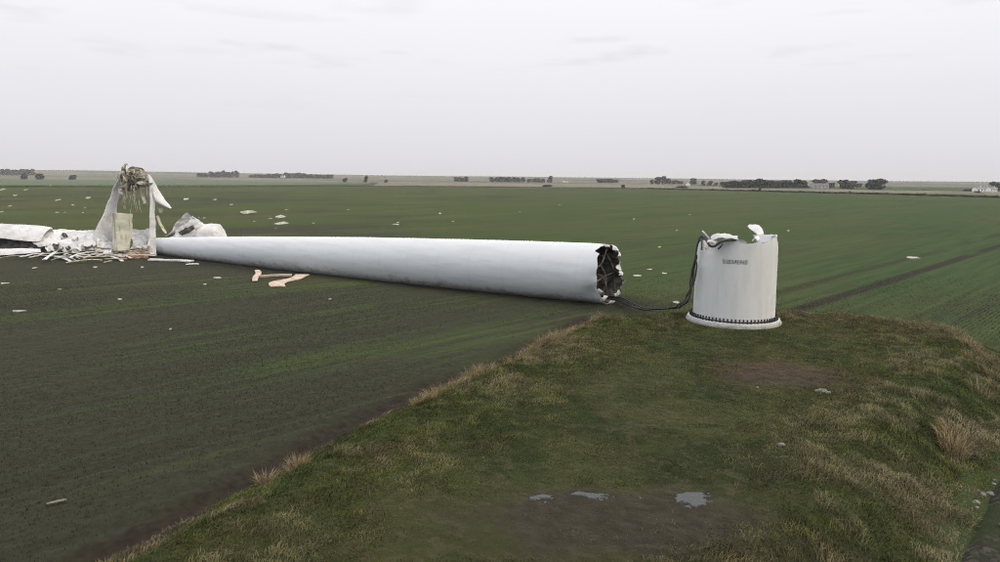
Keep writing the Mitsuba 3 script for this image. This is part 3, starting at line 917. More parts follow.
# cables from the stump down to the tower's mouth
cb = thing('cable_bundle', 'thick black cables hanging down the left of the stump and running to the fallen tower', 'cable')
for k, (o, zz) in enumerate(((0.0, 0.0), (0.16, 0.03), (-0.15, 0.05))):
    P = [sp(703, 238.5, -0.4 + o), sp(699.2, 240.5, -0.3 + o), sp(696.8, 248, -0.25 + o), sp(694.5, 268, -0.3 + o), sp(692.4 - k * 0.4, 288, -0.35 + o), sp(687.5 - k, 300.5, -0.4 + o)]
    g1, g2, g3, g4, g5 = sp(681 - 2 * k, 306.2, 0.1 + o), gp(668, 308.5 - k * 0.6, 1.25), gp(652, 309.2 - k * .7, 1.1), gp(640, 309 - k, 0.6), A - ax * (0.5 + 0.2 * k) + np.array([0, 0, 0.25 + 0.1 * k])
    pts = spline(P + [g1, g2, g3, g4, g5, A + ax * 1.6 + np.array([0, 0, 0.3])], 90)
    pts[20:, :2] += 0.5 * (np.stack([meshkit.fbm(pts[20:] * 0.8 + 40 * k, 3, 7), meshkit.fbm(pts[20:] * 0.8 + 40 * k, 3, 8)], 1) - 0.5)
    fl = np.maximum(mound_z(pts[:, 0], pts[:, 1]), field_z(pts[:, 0], pts[:, 1])) + 0.01 + zz * 0.5
    pts[45:, 2] = np.maximum(pts[45:, 2], fl[45:])
    obj('strand', tube(pts, (0.05, 0.036, 0.04)[k], 8), 'm_black', cb, True)

# ------------------------------------------------------------------ the wreck at the tower's far end
D = 75.0


def wp(px, py, off=0.0):
    return dp(px, py, D + off)


wr = thing('arch_wreckage', 'tall white torn blade shell bent into an arch with a crumpled brown top', 'wreckage')
tag(obj('left_panel', ruled([wp(121, 172, 0.3), wp(113, 190, 0.0), wp(103, 214, -0.3), wp(94, 237, -0.6), wp(92, 246, -0.8)], [wp(124, 180, 1.0), wp(120.5, 192, 1.2), wp(116, 212, 1.2), wp(114.5, 236, 1.0), wp(114, 247, 0.8)], 40, 16, (0.0, -0.45, 0), 0.05, 0.16, 1, 0.9), 'm_shard', wr, 45), 'smooth white sloping panel')
tag(obj('right_strip', ruled([wp(147.6, 174, -0.2), wp(149.4, 190, -0.4), wp(149.6, 212, -0.5), wp(148.4, 240, -0.6), wp(147.6, 257, -0.8)], [wp(149.8, 175, 0.1), wp(154.0, 192, 0.0), wp(154.8, 214, 0.0), wp(155.6, 240, -0.1), wp(156.6, 257.5, -0.4)], 40, 8, (0, -0.18, 0), 0.06, 0.10, 2, 0.9), 'm_shard', wr, 45), 'narrow upright white strip')
tag(obj('hanging_flap', ruled([wp(148, 174.5, -0.1), wp(152, 190, -0.3), wp(155, 200, -0.3), wp(163, 205.5, -0.2), wp(171, 208.5, 0)], [wp(148.8, 174.5, 0.3), wp(155, 183, 0.4), wp(160, 192, 0.4), wp(166, 201, 0.3), wp(171.6, 208.2, 0.1)], 24, 9, (0, -0.25, 0), 0.05, 0.07, 3), 'm_shard', wr, 45), 'white pointed flap hanging right of the strip')
# crumpled crown: folded laminate sheets
rs = np.random.RandomState(12)
ms, ms2 = [], []
for k in range(15):
    c = np.array([rs.uniform(121, 146), rs.uniform(172, 188)])
    if k < 6:
        c = np.array([119.5 + 5.2 * k, 171.8 + 1.3 * abs(k - 2.6) + 1.2])
    u = rs.uniform(-0.9, 0.9)
    l = rs.uniform(3, 6)
    p0 = wp(c[0] - l * math.cos(u) / 2, c[1] - l * math.sin(u) / 2, rs.uniform(-1.0, 0.9))
    p1 = wp(c[0] + l * math.cos(u) / 2, c[1] + l * math.sin(u) / 2, rs.uniform(-1.0, 0.9))
    w = rs.normal(0, 0.22, 3) + [0, 0.4, 0.08]
    m = ruled([p0 - w, (p0 + p1) / 2 - w + rs.normal(0, .2, 3), p1 - w], [p0 + w, (p0 + p1) / 2 + w + rs.normal(0, .2, 3), p1 + w], 12, 9, rs.normal(0, 0.18, 3), 0.05, 0.16, 40 + k, 2.4)
    if k:
        (ms if k % 4 else ms2).append(m)
tag(obj('crumpled_crown', cat(ms), 'm_fibre', wr), 'brown crumpled laminate at the top of the arch')
tag(obj('crown_core', cat(ms2), 'm_straw', wr), 'pale torn core between the brown layers')
obj('crown_backing', ruled([wp(118.5, 176, 1.0), wp(124, 169.4, 1.0), wp(132, 167.8, 1.0), wp(141, 169.4, 1.0), wp(148, 176, 1.0)], [wp(123, 186, 0.3), wp(128, 191, 0.4), wp(134, 191, 0.4), wp(141, 186, 0.4), wp(147, 186, 0.3)], 26, 14, (0, -0.5, 0), 0.06, 0.34, 9, 1.5), 'm_fibre', wr, 30)
st_ = []
for k in range(18):
    x0 = rs.uniform(121, 147)
    y0 = rs.uniform(183, 190)
    ln = rs.uniform(7, 24)
    dx = rs.uniform(-3, 4)
    o = rs.uniform(-0.7, 0.9)
    st_.append(tube(spline([wp(x0, y0, o), wp(x0 + dx * 0.3, y0 + ln * 0.5, o), wp(x0 + dx, y0 + ln, o + rs.uniform(-.3, .3))], 7), np.linspace(0.05, 0.018, 7), 5))
tag(obj('fibre_strands', cat(st_), 'm_straw', wr), 'frayed fibres hanging under the crown', kind='stuff')
obj('fibre_rag', ruled([wp(139.5, 188, -0.2), wp(141, 196, -0.3), wp(144, 204, -0.3)], [wp(142.5, 188, 0.1), wp(144.5, 196, 0.1), wp(146.5, 203, 0)], 10, 5, (0, -0.1, 0), 0.03, 0.10, 14), 'm_straw', wr)
obj('fibre_rag', ruled([wp(118, 189, -0.4), wp(119.5, 193.5, -0.5)], [wp(122, 190, -0.2), wp(122.5, 195, -0.3)], 6, 5, (0, -0.1, 0), 0.03, 0.10, 15), 'm_shard', wr)
obj('fibre_rag', ruled([wp(157.5, 208, 0.3), wp(159, 213, 0.3)], [wp(163, 208.5, 0.5), wp(162.5, 213.5, 0.5)], 6, 5, (0, -0.1, 0), 0.03, 0.12, 16), 'm_straw', wr)
obj('fibre_rag', ruled([wp(156, 216, 0.3), wp(160, 226, 0.2), wp(165, 234, 0.2)], [wp(158, 215, 0.6), wp(162.5, 225, 0.5), wp(167, 233, 0.5)], 10, 5, (0, 0.1, 0), 0.03, 0.12, 17), 'm_straw', wr)

k = obj('core_block', ruled([wp(114.2, 212.6, -0.9), wp(113.6, 224, -1.0), wp(114, 238, -1.1), wp(115, 250, -1.3)], [wp(131.4, 214.0, -0.1), wp(131.4, 226, -0.2), wp(130, 238, -0.4), wp(128.6, 250.5, -0.7)], 30, 20, (0, -0.5, 0.02), 0.34, 0.10, 21, 1.1), 'm_foam', None, 35)
tag(k, 'pale yellowish slab of foam core standing upright under the torn arch', 'wreckage')


def debris(name, mesh, mat, label, category='debris', group=None, smooth=30):
    return tag(obj(name, mesh, mat, None, smooth), label, category, group)


debris('crumpled_sheet', ruled([wp(132, 229, 1.0), wp(132, 240, 0.6), wp(131, 250, 0.0)], [wp(149, 229.5, 1.2), wp(148.5, 240, 0.8), wp(149, 251, 0.2)], 20, 20, (0, 0.5, 0), 0.06, 0.55, 22, 0.9), 'm_shard', 'crumpled white panel between the foam slab and the upright strip')
debris('crumpled_sheet', ruled([wp(165, 236, 2.5), wp(171, 230, 2.8), wp(178, 221, 3.0), wp(186, 213, 3.2)], [wp(172, 239, 4.0), wp(184, 235, 4.2), wp(191, 229, 4.4), wp(196.5, 223, 4.6)], 26, 20, (0.1, -0.3, 0.25), 0.06, 0.30, 24, 1.0), 'm_steel', 'crumpled grey panel leaning behind the thin end of the fallen tower')
debris('shell_fragment', ruled([wp(160, 240, 2.0), wp(172, 237, 2.2), wp(184, 231, 2.4), wp(192, 226, 2.6)], [wp(164, 246, 1.6), wp(178, 243, 1.8), wp(190, 240, 2.0), wp(200, 234, 2.4)], 20, 12, (0, -0.5, 0.2), 0.05, 0.10, 25, 0.8), 'm_shard', 'smooth white shell piece rising behind the tower left of the rounded cover')

debris('crumpled_sheet', ruled([wp(173, 235, 1.6), wp(180, 228, 1.8), wp(187, 223, 2.0), wp(192, 217, 2.2)], [wp(186, 240, 3.0), wp(195, 236, 3.0), wp(202, 230, 3.0), wp(203, 223, 3.4)], 26, 20, (0, -0.4, 0.1), 0.05, 0.45, 27, 1.3), 'm_shard', 'creased pale sheet between the leaning grey sheet and the rounded cover')
debris('shade_scrap', ruled([wp(178, 233, 1.2), wp(186, 228, 1.4), wp(193, 226, 1.5)], [wp(181, 236, 1.3), wp(189, 232, 1.4), wp(195, 228.5, 1.6)], 14, 8, (0, -0.1, 0), 0.05, 0.25, 28, 1.6), 'm_dark', 'dark strip added as shade below the leaning grey sheet behind the tower')  # dark strip stands in for the shade under the leaning sheets

# rounded cover (spinner) lying behind the tower
c0, c1 = wp(184, 236, 3.6), wp(223.5, 236.5, 3.6)
nc = []
for i, f in enumerate(np.linspace(0, 1, 22)):
    c = c0 * (1 - f) + c1 * f
    r = 1.55 * (1 - max(0, (f - 0.86) / 0.145) ** 2.2) ** 0.5 * (0.55 + 0.45 * min(1, f * 2.6)) if f < 1 else 0.02
    nc.append([[c[0], c[1] + r * math.cos(a), max(0.02, c[2] * 0 + 1.50 + r * math.sin(a))] for a in np.linspace(0, 2 * math.pi, 29)])
nc = np.array(nc)
nc += 0.6 * (np.stack([meshkit.fbm(nc * 0.7 + 20 * k, 3, 51) for k in range(3)], -1) - 0.5)
nc[..., 2] = np.maximum(nc[..., 2], 0.0)
nc[:, -1] = nc[:, 0]
tag(obj('nose_cover', shell(nc, 0.05), 'm_shard', None, 50), 'rounded white cover lying behind the fallen tower near its thin end', 'wreckage')

# the blade lying on the field at the left edge, split open
bl = thing('blade_wreck', 'white blade lying flat at the left frame edge, split open along a dark gap', 'wind turbine blade')
BD = 74.0


def bp(px, py, off=0.0):
    return dp(px, py, BD + off)


up_l = [bp(-70, 222.5, 1.6), bp(-30, 223.4, 1.6), bp(0, 224.0, 1.6), bp(25, 225, 1.5), bp(44, 226.6, 1.4), bp(52, 228.5, 1.4)]
up_r = [bp(-70, 236.5, -0.6), bp(-30, 237.0, -0.5), bp(0, 238.2, -0.4), bp(16, 240.2, -0.4), bp(33, 241.6, -0.3), bp(41, 240.5, 0.0)]
obj('upper_skin', ruled(up_l, up_r, 50, 14, (0, -0.1, 0.22), 0.07, 0.06, 31, 0.8), 'm_shard', bl, 45)
bk = [p + np.array([0, 0.9, -0.15]) for p in up_l]
obj('back_skin', ruled([p + np.array([0, 0.05, -0.05]) for p in up_l], [np.array([p[0], p[1] + 0.5, 0.05]) for p in up_l], 40, 8, (0, 0.3, 0), 0.06, 0.04, 32), 'm_shard', bl, 45)
lo_l = [bp(-70, 248.8, -0.7), bp(-30, 248.8, -0.8), bp(0, 249.0, -0.8), bp(20, 248.8, -0.8), bp(40, 249.4, -0.8)]
lo_r = [bp(-70, 255.6, -1.5), bp(-30, 255.6, -1.5), bp(0, 255.4, -1.6), bp(20, 254.2, -1.6), bp(41, 252.4, -1.4)]
obj('lower_skin', ruled(lo_l, lo_r, 40, 8, (0, 0, 0.12), 0.08, 0.05, 33), 'm_shard', bl, 45)
sw = [bp(-70, 237, 0.2), bp(-30, 237.5, 0.2), bp(0, 238.5, 0.2), bp(20, 240.5, 0.2), bp(36, 241.5, 0.2)]
sw2 = [bp(-70, 250, 0.0), bp(-30, 250, 0.0), bp(0, 250, 0.0), bp(20, 250, 0.0), bp(36, 250, 0)]
tag(obj('shear_web', ruled(sw, sw2, 30, 8, (0, 0.3, 0), 0.06, 0.10, 34), 'm_dark', bl, 45), 'inner web coloured dark for the shade in the gap')  # its dark colour stands for the shade inside the hollow blade

# heap of torn white laminate between blade and arch
HEAP = [
    (((31, 239, -0.6), (36, 232, 0.4), (50, 229.5, 1.3)), ((38, 249, -1.2), (52, 246, -0.8), (66, 241, 0.2)), 0.35, 'm_shard', 'torn white sheet folded against the right end of the fallen blade'),
    (((50, 231, 1.6), (60, 230, 2.0), (75, 229.4, 2.2), (92, 232, 2.0)), ((48, 240, 0.2), (62, 240, 0.4), (80, 240.5, 0.4), (96, 242, 0.2)), 0.28, 'm_shard', 'wide crumpled white sheet at the back of the wreck heap'),
    (((46, 240, -0.2), (60, 239, 0.2), (76, 239, 0.2), (90, 241, 0)), ((44, 249, -1.2), (58, 248, -1.1), (74, 248, -1.0), (94, 250, -1.2)), 0.35, 'm_shard', 'creased white sheet in the middle of the wreck heap'),
    (((70, 246, -0.8), (84, 236, 0.0), (96, 229.5, 0.4)), ((80, 251, -1.4), (94, 246, -0.9), (108, 239, -0.2)), 0.30, 'm_shard', 'torn white sheet slanting up to the foot of the left panel'),
    (((86, 232, 0.6), (92, 231, 0.8), (98, 234, 0.7)), ((88, 240, -0.4), (96, 239, -0.3), (106, 243, -0.2)), 0.25, 'm_shard', 'small white lump at the left foot of the arch'),
    (((98, 237, 0.0), (106, 240, 0.1), (114, 243, 0.1)), ((98, 247, -1.0), (107, 248.5, -1.0), (115, 250, -1.0)), 0.25, 'm_steel', 'grey shaded sheet below the left panel'),
]
for i, (l, r, ro, mt, lb) in enumerate(HEAP):
    debris('torn_sheet', ruled([wp(*p) for p in l], [wp(*p) for p in r], 26, 20, (0, -0.2, 0.1), 0.05, ro, 200 + 5 * i, 1.1), mt, lb)

rs = np.random.RandomState(77)
for i in range(34):
    x0 = rs.uniform(30, 146)
    y0 = rs.uniform(236, 253)
    off = (250 - y0) * 0.16 - 1.5 + rs.uniform(-0.4, 0.4)
    w, hh, a = rs.uniform(3, 10), rs.uniform(2, 6), rs.uniform(-0.7, 0.7)
    p, q_ = np.array([x0, y0]), np.array([math.cos(a), math.sin(a)]) * w
    r_ = np.array([-math.sin(a), math.cos(a)]) * hh
    l = [wp(*(p + f * q_ + r_ * rs.uniform(-.2, .2)), off + rs.uniform(-.3, .3)) for f in (0, 0.35, 0.7, 1)]
    r = [wp(*(p + f * q_ - r_ * rs.uniform(0.4, 1.0)), off + rs.uniform(0.1, 0.9)) for f in (0, 0.35, 0.7, 1)]
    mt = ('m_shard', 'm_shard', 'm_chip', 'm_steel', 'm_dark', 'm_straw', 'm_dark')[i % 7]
    nm = {'m_dark': 'shade_scrap', 'm_straw': 'core_scrap'}.get(mt, 'laminate_scrap')  # the dark scraps are put in as shade between the white sheets
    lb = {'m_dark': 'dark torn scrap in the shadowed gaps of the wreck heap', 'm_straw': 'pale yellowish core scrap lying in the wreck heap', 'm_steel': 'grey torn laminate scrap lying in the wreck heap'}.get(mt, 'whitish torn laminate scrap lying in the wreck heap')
    debris(nm, ruled(l, r, 12, 8, rs.normal(0, 0.12, 3), 0.05, 0.20, 800 + i, 2.0), mt, lb, 'debris', lb.replace('torn ', '').replace(' scrap', ' scraps'))

# strips and splinters lying in front of the heap
rs = np.random.RandomState(33)


def lying_strip(x0, y0, x1, y1, w, th, zoff=0.03, bow=0.05, seed=0):
    a, b = gp(x0, y0), gp(x1, y1)
    d_ = (b - a) / np.linalg.norm(b - a)
    n_ = np.array([-d_[1], d_[0], 0]) * w / 2
    r_ = np.random.RandomState(seed)
    m_ = [(a * (1 - f) + b * f) + np.array([0, 0, zoff + th / 2 + bow * math.sin(f * 3.1) * r_.uniform(0.3, 1)]) + n_ * r_.normal(0, .25) for f in (0, 0.33, 0.66, 1)]
    m_[0][2] = m_[-1][2] = zoff + th / 2
    return ruled([p - n_ * r_.uniform(0.6, 1.1) for p in m_], [p + n_ * r_.uniform(0.6, 1.1) for p in m_], 14, 4, (0, 0, 0.02), th, 0.03, seed, 2.0)


SPL = [(34 + 5.1 * k + (k * 37 % 7), 251 + (k * 53 % 12), 52 + 5.3 * k + (k * 29 % 15), 251 + (k * 71 % 12)) for k in range(18)] + [(40, 256, 70, 250.5), (48, 258, 84, 253), (55, 251, 100, 255), (62, 254.5, 118, 253.5), (45, 264, 58, 253), (52, 263.5, 76, 263), (66, 264.5, 102, 262), (72, 259, 112, 257), (78, 256.5, 122, 258), (84, 261, 125, 260),
       (92, 250, 138, 256), (96, 258.5, 128, 254.5), (30, 262, 52, 258), (20, 260, 44, 257), (0, 261.5, 24, 259), (104, 264, 112, 262.5), (58, 248.5, 92, 252.5), (64, 257.5, 90, 250.5)]
for i, (x0, y0, x1, y1) in enumerate(SPL):
    debris('splintered_strip', lying_strip(x0, y0, x1, y1, rs.uniform(0.10, 0.42), rs.uniform(0.03, 0.07), rs.uniform(0.02, 0.40), rs.uniform(0.0, 0.3), 300 + i), ('m_straw', 'm_shard', 'm_chip')[i % 3],
           'pale splintered strip lying in front of the white wreck heap', 'debris', 'splintered strips in front of the wreck heap')
debris('brown_laminate', ruled([wp(118, 258, -2), wp(128, 252.5, -1.8), wp(138, 250.5, -1.6), wp(149, 252.5, -1.6)], [wp(121, 259.5, -3), wp(132, 258.5, -3), wp(142, 258.5, -3), wp(150, 258.5, -2.8)], 22, 14, (0, -0.1, 0.15), 0.08, 0.22, 61, 1.4), 'm_rust', 'reddish brown torn piece lying at the foot of the upright strip')
debris('white_plank', lying_strip(150, 260.5, 191, 262.2, 0.75, 0.14, 0.02, 0.02, 71), 'm_shard', 'long flat white plank lying below the thin end of the tower')
debris('white_shard', lying_strip(186, 265, 199, 264.6, 0.5, 0.05, 0.02, 0.04, 72), 'm_shard', 'small white shard just right of the long flat plank')
# tan timber pieces below the tower
debris('timber_board', lying_strip(279, 287.4, 301, 275.5, 1.35, 0.07, 0.03, 0.02, 73), 'm_wood', 'wide tan board lying aslant below the fallen tower', 'board')
debris('timber_beam', lying_strip(258, 277.6, 292, 276.4, 0.42, 0.16, 0.03, 0.02, 74), 'm_wood', 'narrow tan beam lying between the short plank and the wide board', 'beam')
debris('timber_stub', lying_strip(255, 282.2, 257.6, 271.5, 0.52, 0.10, 0.05, 0.02, 75), 'm_wood', 'short tan plank lying across the left end of the beam', 'plank')

# scattered fragments: (x, y, width, height in photo pixels, label or None)
def chip(x, y, w, h, seed, mat='m_shard', flat=True):
    q = gp(x, y)
    s = float(q[1] / FPX)
    r_ = np.random.RandomState(seed)
    slope = max(0.05, CAM[2] / q[1])
    ln, up = 0.85 * w * s, min(0.35, max(0.04, 0.5 * h * s))
    n_ = 9
    ang = np.sort(r_.uniform(0, 2 * math.pi, n_))
    rad = r_.uniform(0.55, 1.0, n_)
    dy = min(max(0.12, h * s / slope * 0.42), ln * 0.7)
    pts = np.stack([np.cos(ang) * rad * ln / 2, np.sin(ang) * rad * dy / 2], 1)
    poly = Polygon(pts).buffer(0.02)
    poly = poly if poly.geom_type == 'Polygon' else poly.convex_hull
    m_ = trimesh.creation.extrude_polygon(poly, 0.05, engine='earcut')
    m_ = m_.subdivide()
    v_ = m_.vertices.copy()
    v_[:, 2] += up * 0.8 * (meshkit.fbm(v_ / max(ln, 0.3) * 2.2 + seed, 2, seed) - 0.2) + v_[:, 1] * r_.uniform(0.1, 0.5)
    v_[:, 2] -= v_[:, 2].min() - 0.01
    a = r_.uniform(-0.25, 0.25)
    R = np.array([[math.cos(a), -math.sin(a), 0], [math.sin(a), math.cos(a), 0], [0, 0, 1]])
    return trimesh.Trimesh(v_ @ R.T + q, m_.faces, process=False)


NAMED = [
    (3, 190.4, 8, 2.0, 'white fragment at the left frame edge on the far field boundary'), (248, 214, 24, 1.3, 'long thin white strip on the field behind the rounded cover'), (282, 224.6, 22, 1.6, 'long thin white strip on the field above the tower, nearest to it'),
    (281, 218.5, 13, 2.2, 'white ragged fragment just behind the nearer thin strip'), (396, 225, 11, 2.2, 'white curved fragment on the field behind the middle of the tower'), (216.5, 279, 13, 2, 'white fragment on the dark field between plank and timber'),
    (4, 284, 12, 1.8, 'white strip at the left frame edge below the fallen blade'), (913, 258.6, 17, 1.6, 'pale strip lying on the green field at the right'),
    (637, 276.5, 11, 1.2, 'thin pale splinter just right of the torn tower mouth'), (18, 312, 24, 0.8, 'faint pale thin strip on the left field'), (398, 223, 4, 1.0, None), (88, 199, 8, 1.6, None), (58, 201, 8, 1.6, None), (186, 200, 8, 1.4, None),
    (158, 199.5, 8, 1.2, None), (200, 218, 5, 1, None), (204, 218.5, 4, 1, None), (254, 222, 2.5, .8, None), (276, 229, 2.5, .9, None), (215, 200, 5, 1, None), (231, 205, 5, .9, None), (286, 210, 5, 1.6, None), (270, 219, 6, 1, None), (348, 210, 3, 1.2, None),
    (453, 221.6, 4, 1.4, None), (634, 219.6, 3, 1.6, None), (15, 196, 6, 1.4, None), (10, 206.6, 6, 1.4, None), (57, 213, 5, 1.6, None), (65, 212.8, 4, 1.6, None), (74, 205.6, 7, 1, None), (2, 212.6, 5, 1.2, None), (26, 190.4, 8, 1, None), (50, 186.0, 5, 1, None),
    (84, 208.5, 5, 1, None), (83, 213, 3, 1, None), (313, 223.5, 4, .9, None), (660, 248, 5, 1, None), (664, 274, 8, 1.2, None), (650, 270, 7, 1, None), (676, 303.5, 9, 1.6, None), (677, 231, 3, 1.6, None), (205, 285, 5, 1, None),
    (788, 231.6, 4, 1.2, None), (35, 269, 8, 1.0, None), (100, 232, 3, 1, None), (520, 212, 3, .8, None), (560, 205, 3, .8, None), (690, 215, 3, .9, None), (95, 268, 6, .8, None), (142, 268, 4, .8, None),
    (330, 300, 4, .8, None), (120, 300, 5, .8, None), (170, 330, 4, .7, None), (60, 290, 6, .8, None), (440, 214, 4, .9, None)]
for i, (x, y, w, h, lb) in enumerate(NAMED):
    debris('white_fragment', chip(x, y, w, h, 500 + i), 'm_chip', lb or 'tiny white fragment, one of many scattered on the green field', 'debris', None if lb else 'small white fragments scattered over the field', False)


debris('pale_strip', lying_strip(47, 506, 66, 503, 0.10, 0.03, 0.05, 0.02, 91), 'm_stone', 'small pale strip on the dark field at the lower left')


def stone(px, py, r, seed, z=None):
    q = gp(px, py, 1.12 if z is None else z)
    m_ = trimesh.creation.icosphere(2, 1.0)
    v_ = m_.vertices * (0.75 + 0.5 * meshkit.fbm(m_.vertices * 1.2 + seed, 3, seed))[:, None] * [r, r * 0.8, r * 0.55]
    zz = float(max(mound_z(np.array([q[0]]), np.array([q[1]]))[0], 0.08))
    return trimesh.Trimesh(v_ + [q[0], q[1], zz + r * 0.2], m_.faces, process=False)


for i, (x, y, r, lb) in enumerate(((822, 391.5, 0.22, 'pale stone lying right of the bare brown patch'), (828, 392.5, 0.14, None), (817, 391, 0.12, None), (757, 386.5, 0.10, 'small pale stone below the bare brown patch'), (781, 446, 0.14, 'pale stone on the mound below the bare brown patch'))):
    debris('pale_stone', stone(x, y, r * 0.8, 700 + i), 'm_stone', lb or 'small pale stone beside the larger pale stone on the mound', 'stone', None if lb else 'small stones beside the larger pale stone')
rs = np.random.RandomState(44)
for i in range(34):
    t_, w_ = rs.uniform(-3, 9), rs.uniform(-0.1, 1.2)
    q = np.array(RTOE[0]) + d * t_ + nrm * w_
    r = rs.uniform(0.04, 0.10)
    m_ = trimesh.creation.icosphere(1, 1.0)
    r *= 0.95
    m_.vertices *= (0.75 + 0.5 * rs.rand(len(m_.vertices)))[:, None] * [r, r, r * 0.7]
    m_.apply_translation([q[0], q[1], 0.12])
    debris('track_stone', m_, 'm_stone', 'pale stone on the gravel track at the lower right', 'stone', 'pale stones along the gravel track', False)

# ------------------------------------------------------------------ grass on the mound
rs = np.random.RandomState(1)


def mound_points(n):
    x, y = rs.uniform(bx0 - 0.3, bx1 + 0.3, n), rs.uniform(10.5, by1 + 0.3, n)
    keep = np.abs(x) / y < 0.80
    x, y = x[keep], y[keep]
    sd = pad_sd(x, y)
    k = sd > -0.25
    return x[k], y[k], sd[k]


def ell(x, y, c, jit=1.1):
    a = meshkit.fbm(np.stack([x * 0.5, y * 0.5, 0 * x + 3], -1), 4, 3)
    return 1 - ss(0.55, 1.15, np.hypot((x - c[0]) / c[2], (y - c[1]) / c[3]) + jit * (a - 0.5))


STRAW, OLIVE, GREEN, DEEP = np.array([0.165, 0.143, 0.080]), np.array([0.066, 0.075, 0.014]), np.array([0.038, 0.070, 0.012]), np.array([0.016, 0.034, 0.008])
x, y, sd = mound_points(620000)
p3 = np.stack([x, y, 0 * x], -1)
bare = np.maximum(ell(x, y, MUD), ell(x, y, BARE))
tuss = meshkit.fbm(p3 * 1.6, 3, 91)                    # clumps half a metre wide
dry = meshkit.fbm(p3 * 0.45, 4, 95)
keep = (rs.rand(len(x)) > 0.80 * bare) & (np.hypot(x - SX, y - SY) > 2.50)
for q, (a_, b_) in zip(PUDDLES, PUDDLE_R):
    keep &= (np.hypot((x - q[0]) / (a_ * 1.1), (y - q[1]) / (b_ * 1.3)) > 1) | (rs.rand(len(x)) > 0.75)
x, y, sd, p3, bare, tuss, dry = (v[keep] for v in (x, y, sd, p3, bare, tuss, dry))
z = mound_z(x, y, sd)
slope = (1 - ss(3.0, 7.5, sd))
h = (0.04 + 0.13 * ss(0.42, 0.72, tuss) * (0.25 + 0.75 * slope) + 0.05 * slope) * rs.uniform(0.6, 1.35, len(x)) * (1 - 0.5 * bare)
az = 0.6 + rs.normal(0, 0.9, len(x)) + 3.0 * (meshkit.fbm(p3 * 0.9, 2, 99) - 0.5)
lean = np.clip(rs.normal(0.75, 0.25, len(x)), 0.05, 1.2)
wdry = np.clip(-0.02 + 0.14 * ss(0.5, 0.66, tuss) + 0.62 * (0.08 + 0.92 * slope) * ss(0.44, 0.62, dry + 0.6 * (tuss - 0.5)) + 0.35 * (rs.rand(len(x)) - 0.5) + 0.9 * np.exp(-((sd - 0.9) / 0.9) ** 2) * ss(0.5, 0.6, dry), 0, 1)[:, None]
warm = ss(30, 38, y)[:, None]
col = DEEP + (GREEN - DEEP) * rs.rand(len(x), 1)
col = col + (OLIVE - col) * np.clip(0.32 + 0.5 * ss(0.42, 0.62, meshkit.fbm(p3 * 0.7, 3, 123))[:, None] + 0.35 * warm, 0, 1)
col = col + (STRAW - col) * wdry
brown = np.clip(0.36 * ss(27, 35, y) * ss(0.35, 0.6, meshkit.fbm(p3 * 0.35, 3, 151)) + 0.5 * ell(x, y, (BARE[0], BARE[1], 4.2, 4.0), 1.5) + 0.45 * ell(x, y, (MUD[0], MUD[1] - 1.5, 6.0, 3.0), 1.5), 0, 0.8)[:, None]
col = col + (np.array([0.075, 0.052, 0.022]) - col) * brown
worn = ell(x, y, (WORN[0], WORN[1], 2.6, 7.5), 1.3)
col = col * (1 - 0.35 * worn[:, None])
h = h * (1 - 0.45 * worn)
gm, gc = blades(np.stack([x, y, z - 0.01], 1), h, 0.010 + 0.010 * rs.rand(len(x)) + 0.0003 * y, az, lean, col * rs.uniform(0.7, 1.25, (len(x), 1)) * (0.72 + 0.6 * ss(0.35, 0.68, meshkit.fbm(p3 * 2.3, 2, 141)))[:, None])
tag(obj('mound_grass', gm, 'm_blade', color=gc), 'rough green and straw coloured grass covering the mound', 'grass', kind='stuff')


def tuft(px, py, hh, rad, n, label, z=None, group=None, seed=0):
    q = gp(px, py, 0.3 if z is None else z)
    r_ = np.random.RandomState(seed)
    a_ = r_.uniform(0, 2 * math.pi, n)
    rr = rad * np.sqrt(r_.rand(n))
    X_, Y_ = q[0] + rr * np.cos(a_), q[1] + rr * np.sin(a_)
    Z_ = np.maximum(mound_z(X_, Y_), field_z(X_, Y_)) - 0.02
    m_, c_ = blades(np.stack([X_, Y_, Z_], 1), hh * r_.uniform(0.5, 1.2, n), r_.uniform(0.012, 0.022, n), a_ + r_.normal(0, .5, n), np.clip(0.25 + 0.5 * rr / rad + r_.normal(0, 0.15, n), 0, 1.2), np.array([0.30, 0.235, 0.135]) * r_.uniform(0.5, 1.15, (n, 1)))
    tag(obj('grass_tuft', m_, 'm_blade', color=c_), label, 'grass tuft', group)


tuft(265, 484, 0.55, 0.16, 160, 'lone pale dry grass tuft on the dark furrow, lower of two', 0.1, seed=1)
tuft(298, 470, 0.50, 0.26, 200, 'wide pale dry grass tuft on the dark furrow, upper of two', 0.1, seed=2)
tuft(957, 424, 0.45, 0.48, 300, 'large pale dry grass tuft on the right slope of the mound', 0.8, seed=3)
tuft(953, 436, 0.6, 0.4, 350, 'smaller pale tuft just below the large one on the right slope', 0.7, seed=4)
for i, (x_, y_, h_) in enumerate(sorted(((436, 402, 0.5), (447, 396, 0.55), (458, 391, 0.5), (470, 384, 0.55), (484, 381, 0.5), (497, 371, 0.5), (515, 364, 0.55), (530, 356, 0.5), (541, 352, 0.6), (556, 345, 0.7), (548, 352, 0.5), (562, 340, 0.6), (574, 335, 0.5), (425, 410, 0.4), (590, 326, 0.5), (600, 321, 0.5)))):
    tuft(x_, y_, h_, 0.40, 170, ORD[i] + ' pale dry grass tuft from the lower left along the left shoulder of the mound', 0.5, 'dry grass tufts along the left shoulder of the mound', 20 + i)
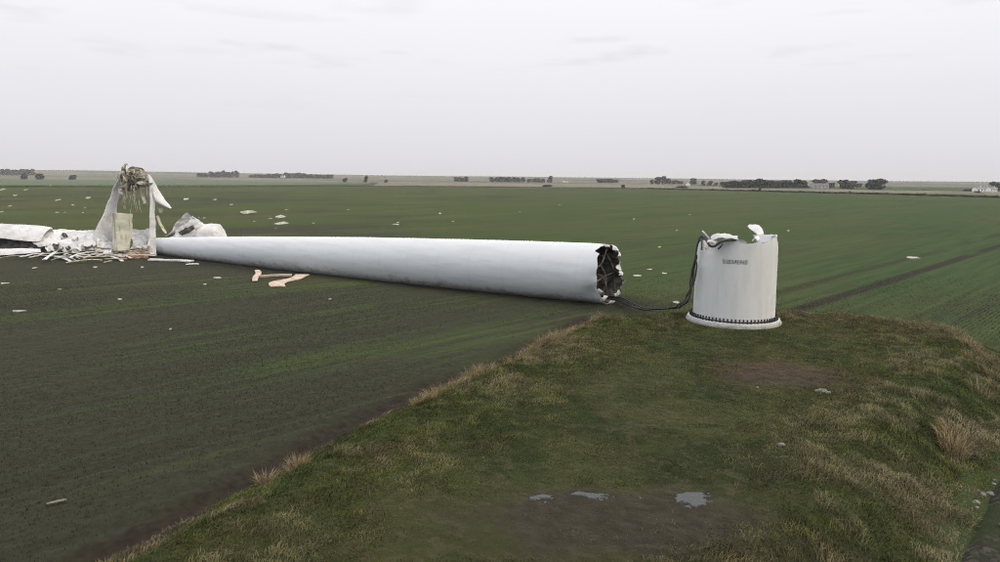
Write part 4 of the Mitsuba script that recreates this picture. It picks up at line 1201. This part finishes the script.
for i, (x_, y_) in enumerate(sorted(((905, 322), (918, 324), (932, 325), (945, 328), (958, 331), (972, 338), (985, 347), (975, 352), (990, 362), (968, 344), (890, 319), (870, 316), (998, 372), (982, 378)))):
    tuft(x_, y_, 0.42, 0.42, 140, ORD[i] + ' pale dry grass tuft from the left along the far right shoulder of the mound', 1.0, 'dry grass tufts along the far right shoulder of the mound', 60 + i)

# ------------------------------------------------------------------ young crop in drilled rows
n = 1500000
yy = 12.0 + 58.0 * rs.rand(n) ** 0.9
xx = yy * rs.uniform(-0.80, 0.80, n)
v_ = xx * ACROSS[0] + yy * ACROSS[1]
u_ = xx * ROWS[0] + yy * ROWS[1]
row = 0.25
v_ = np.round(v_ / row) * row + rs.normal(0, 0.035, n)
xx, yy = u_ * ROWS[0] + v_ * ACROSS[0], u_ * ROWS[1] + v_ * ACROSS[1]
p3 = np.stack([xx, yy, 0 * xx], -1)
patch = meshkit.fbm(p3 * 0.09, 4, 131)
streak = meshkit.fbm(np.stack([u_ * 0.03, v_ * 0.5, 0 * u_], -1), 3, 133)
dens = np.clip(0.10 + 1.1 * (patch - 0.40) + 0.5 * (streak - 0.45), 0.03, 1) * (1 - ss(42, 68, yy))
sd = pad_sd(xx, yy)
keep = (rs.rand(n) < dens * (0.26 + 0.25 * ss(-0.1, 0.4, xx / yy))) & (sd < -1.0 - 1.2 * rs.rand(n))
tl_ = np.array(TOWER_LINE)
xx, yy, v_, u_ = xx[keep], yy[keep], v_[keep], u_[keep]
zz = field_z(xx, yy)
n = len(xx)
crop = np.array([0.030, 0.046, 0.016]) * rs.uniform(0.6, 1.25, (n, 1)) * np.array([1, 1, 1]) + np.array([0.02, 0.008, 0.0]) * rs.rand(n, 1) ** 3
cm, cc = blades(np.stack([xx, yy, zz - 0.005], 1), rs.uniform(0.05, 0.13, n), rs.uniform(0.009, 0.016, n) + 0.0003 * yy, rs.uniform(0, 2 * math.pi, n), np.clip(rs.normal(0.6, 0.25, n), 0, 1.2), crop)
tag(obj('young_crop', cm, 'm_blade', color=cc), 'short green shoots of winter cereal drilled in rows', 'crop', kind='stuff')

# ------------------------------------------------------------------ haze: one closed box of thin air
scene['haze'] = {'type': 'cube', 'to_world': T().translate([0, 0, 20]).scale([5600, 5600, 23]), 'bsdf': {'type': 'null'}, 'interior': {'type': 'ref', 'id': 'air'}}
labels['haze'] = {'kind': 'stuff', 'label': 'thin grey haze in the air', 'category': 'haze'}
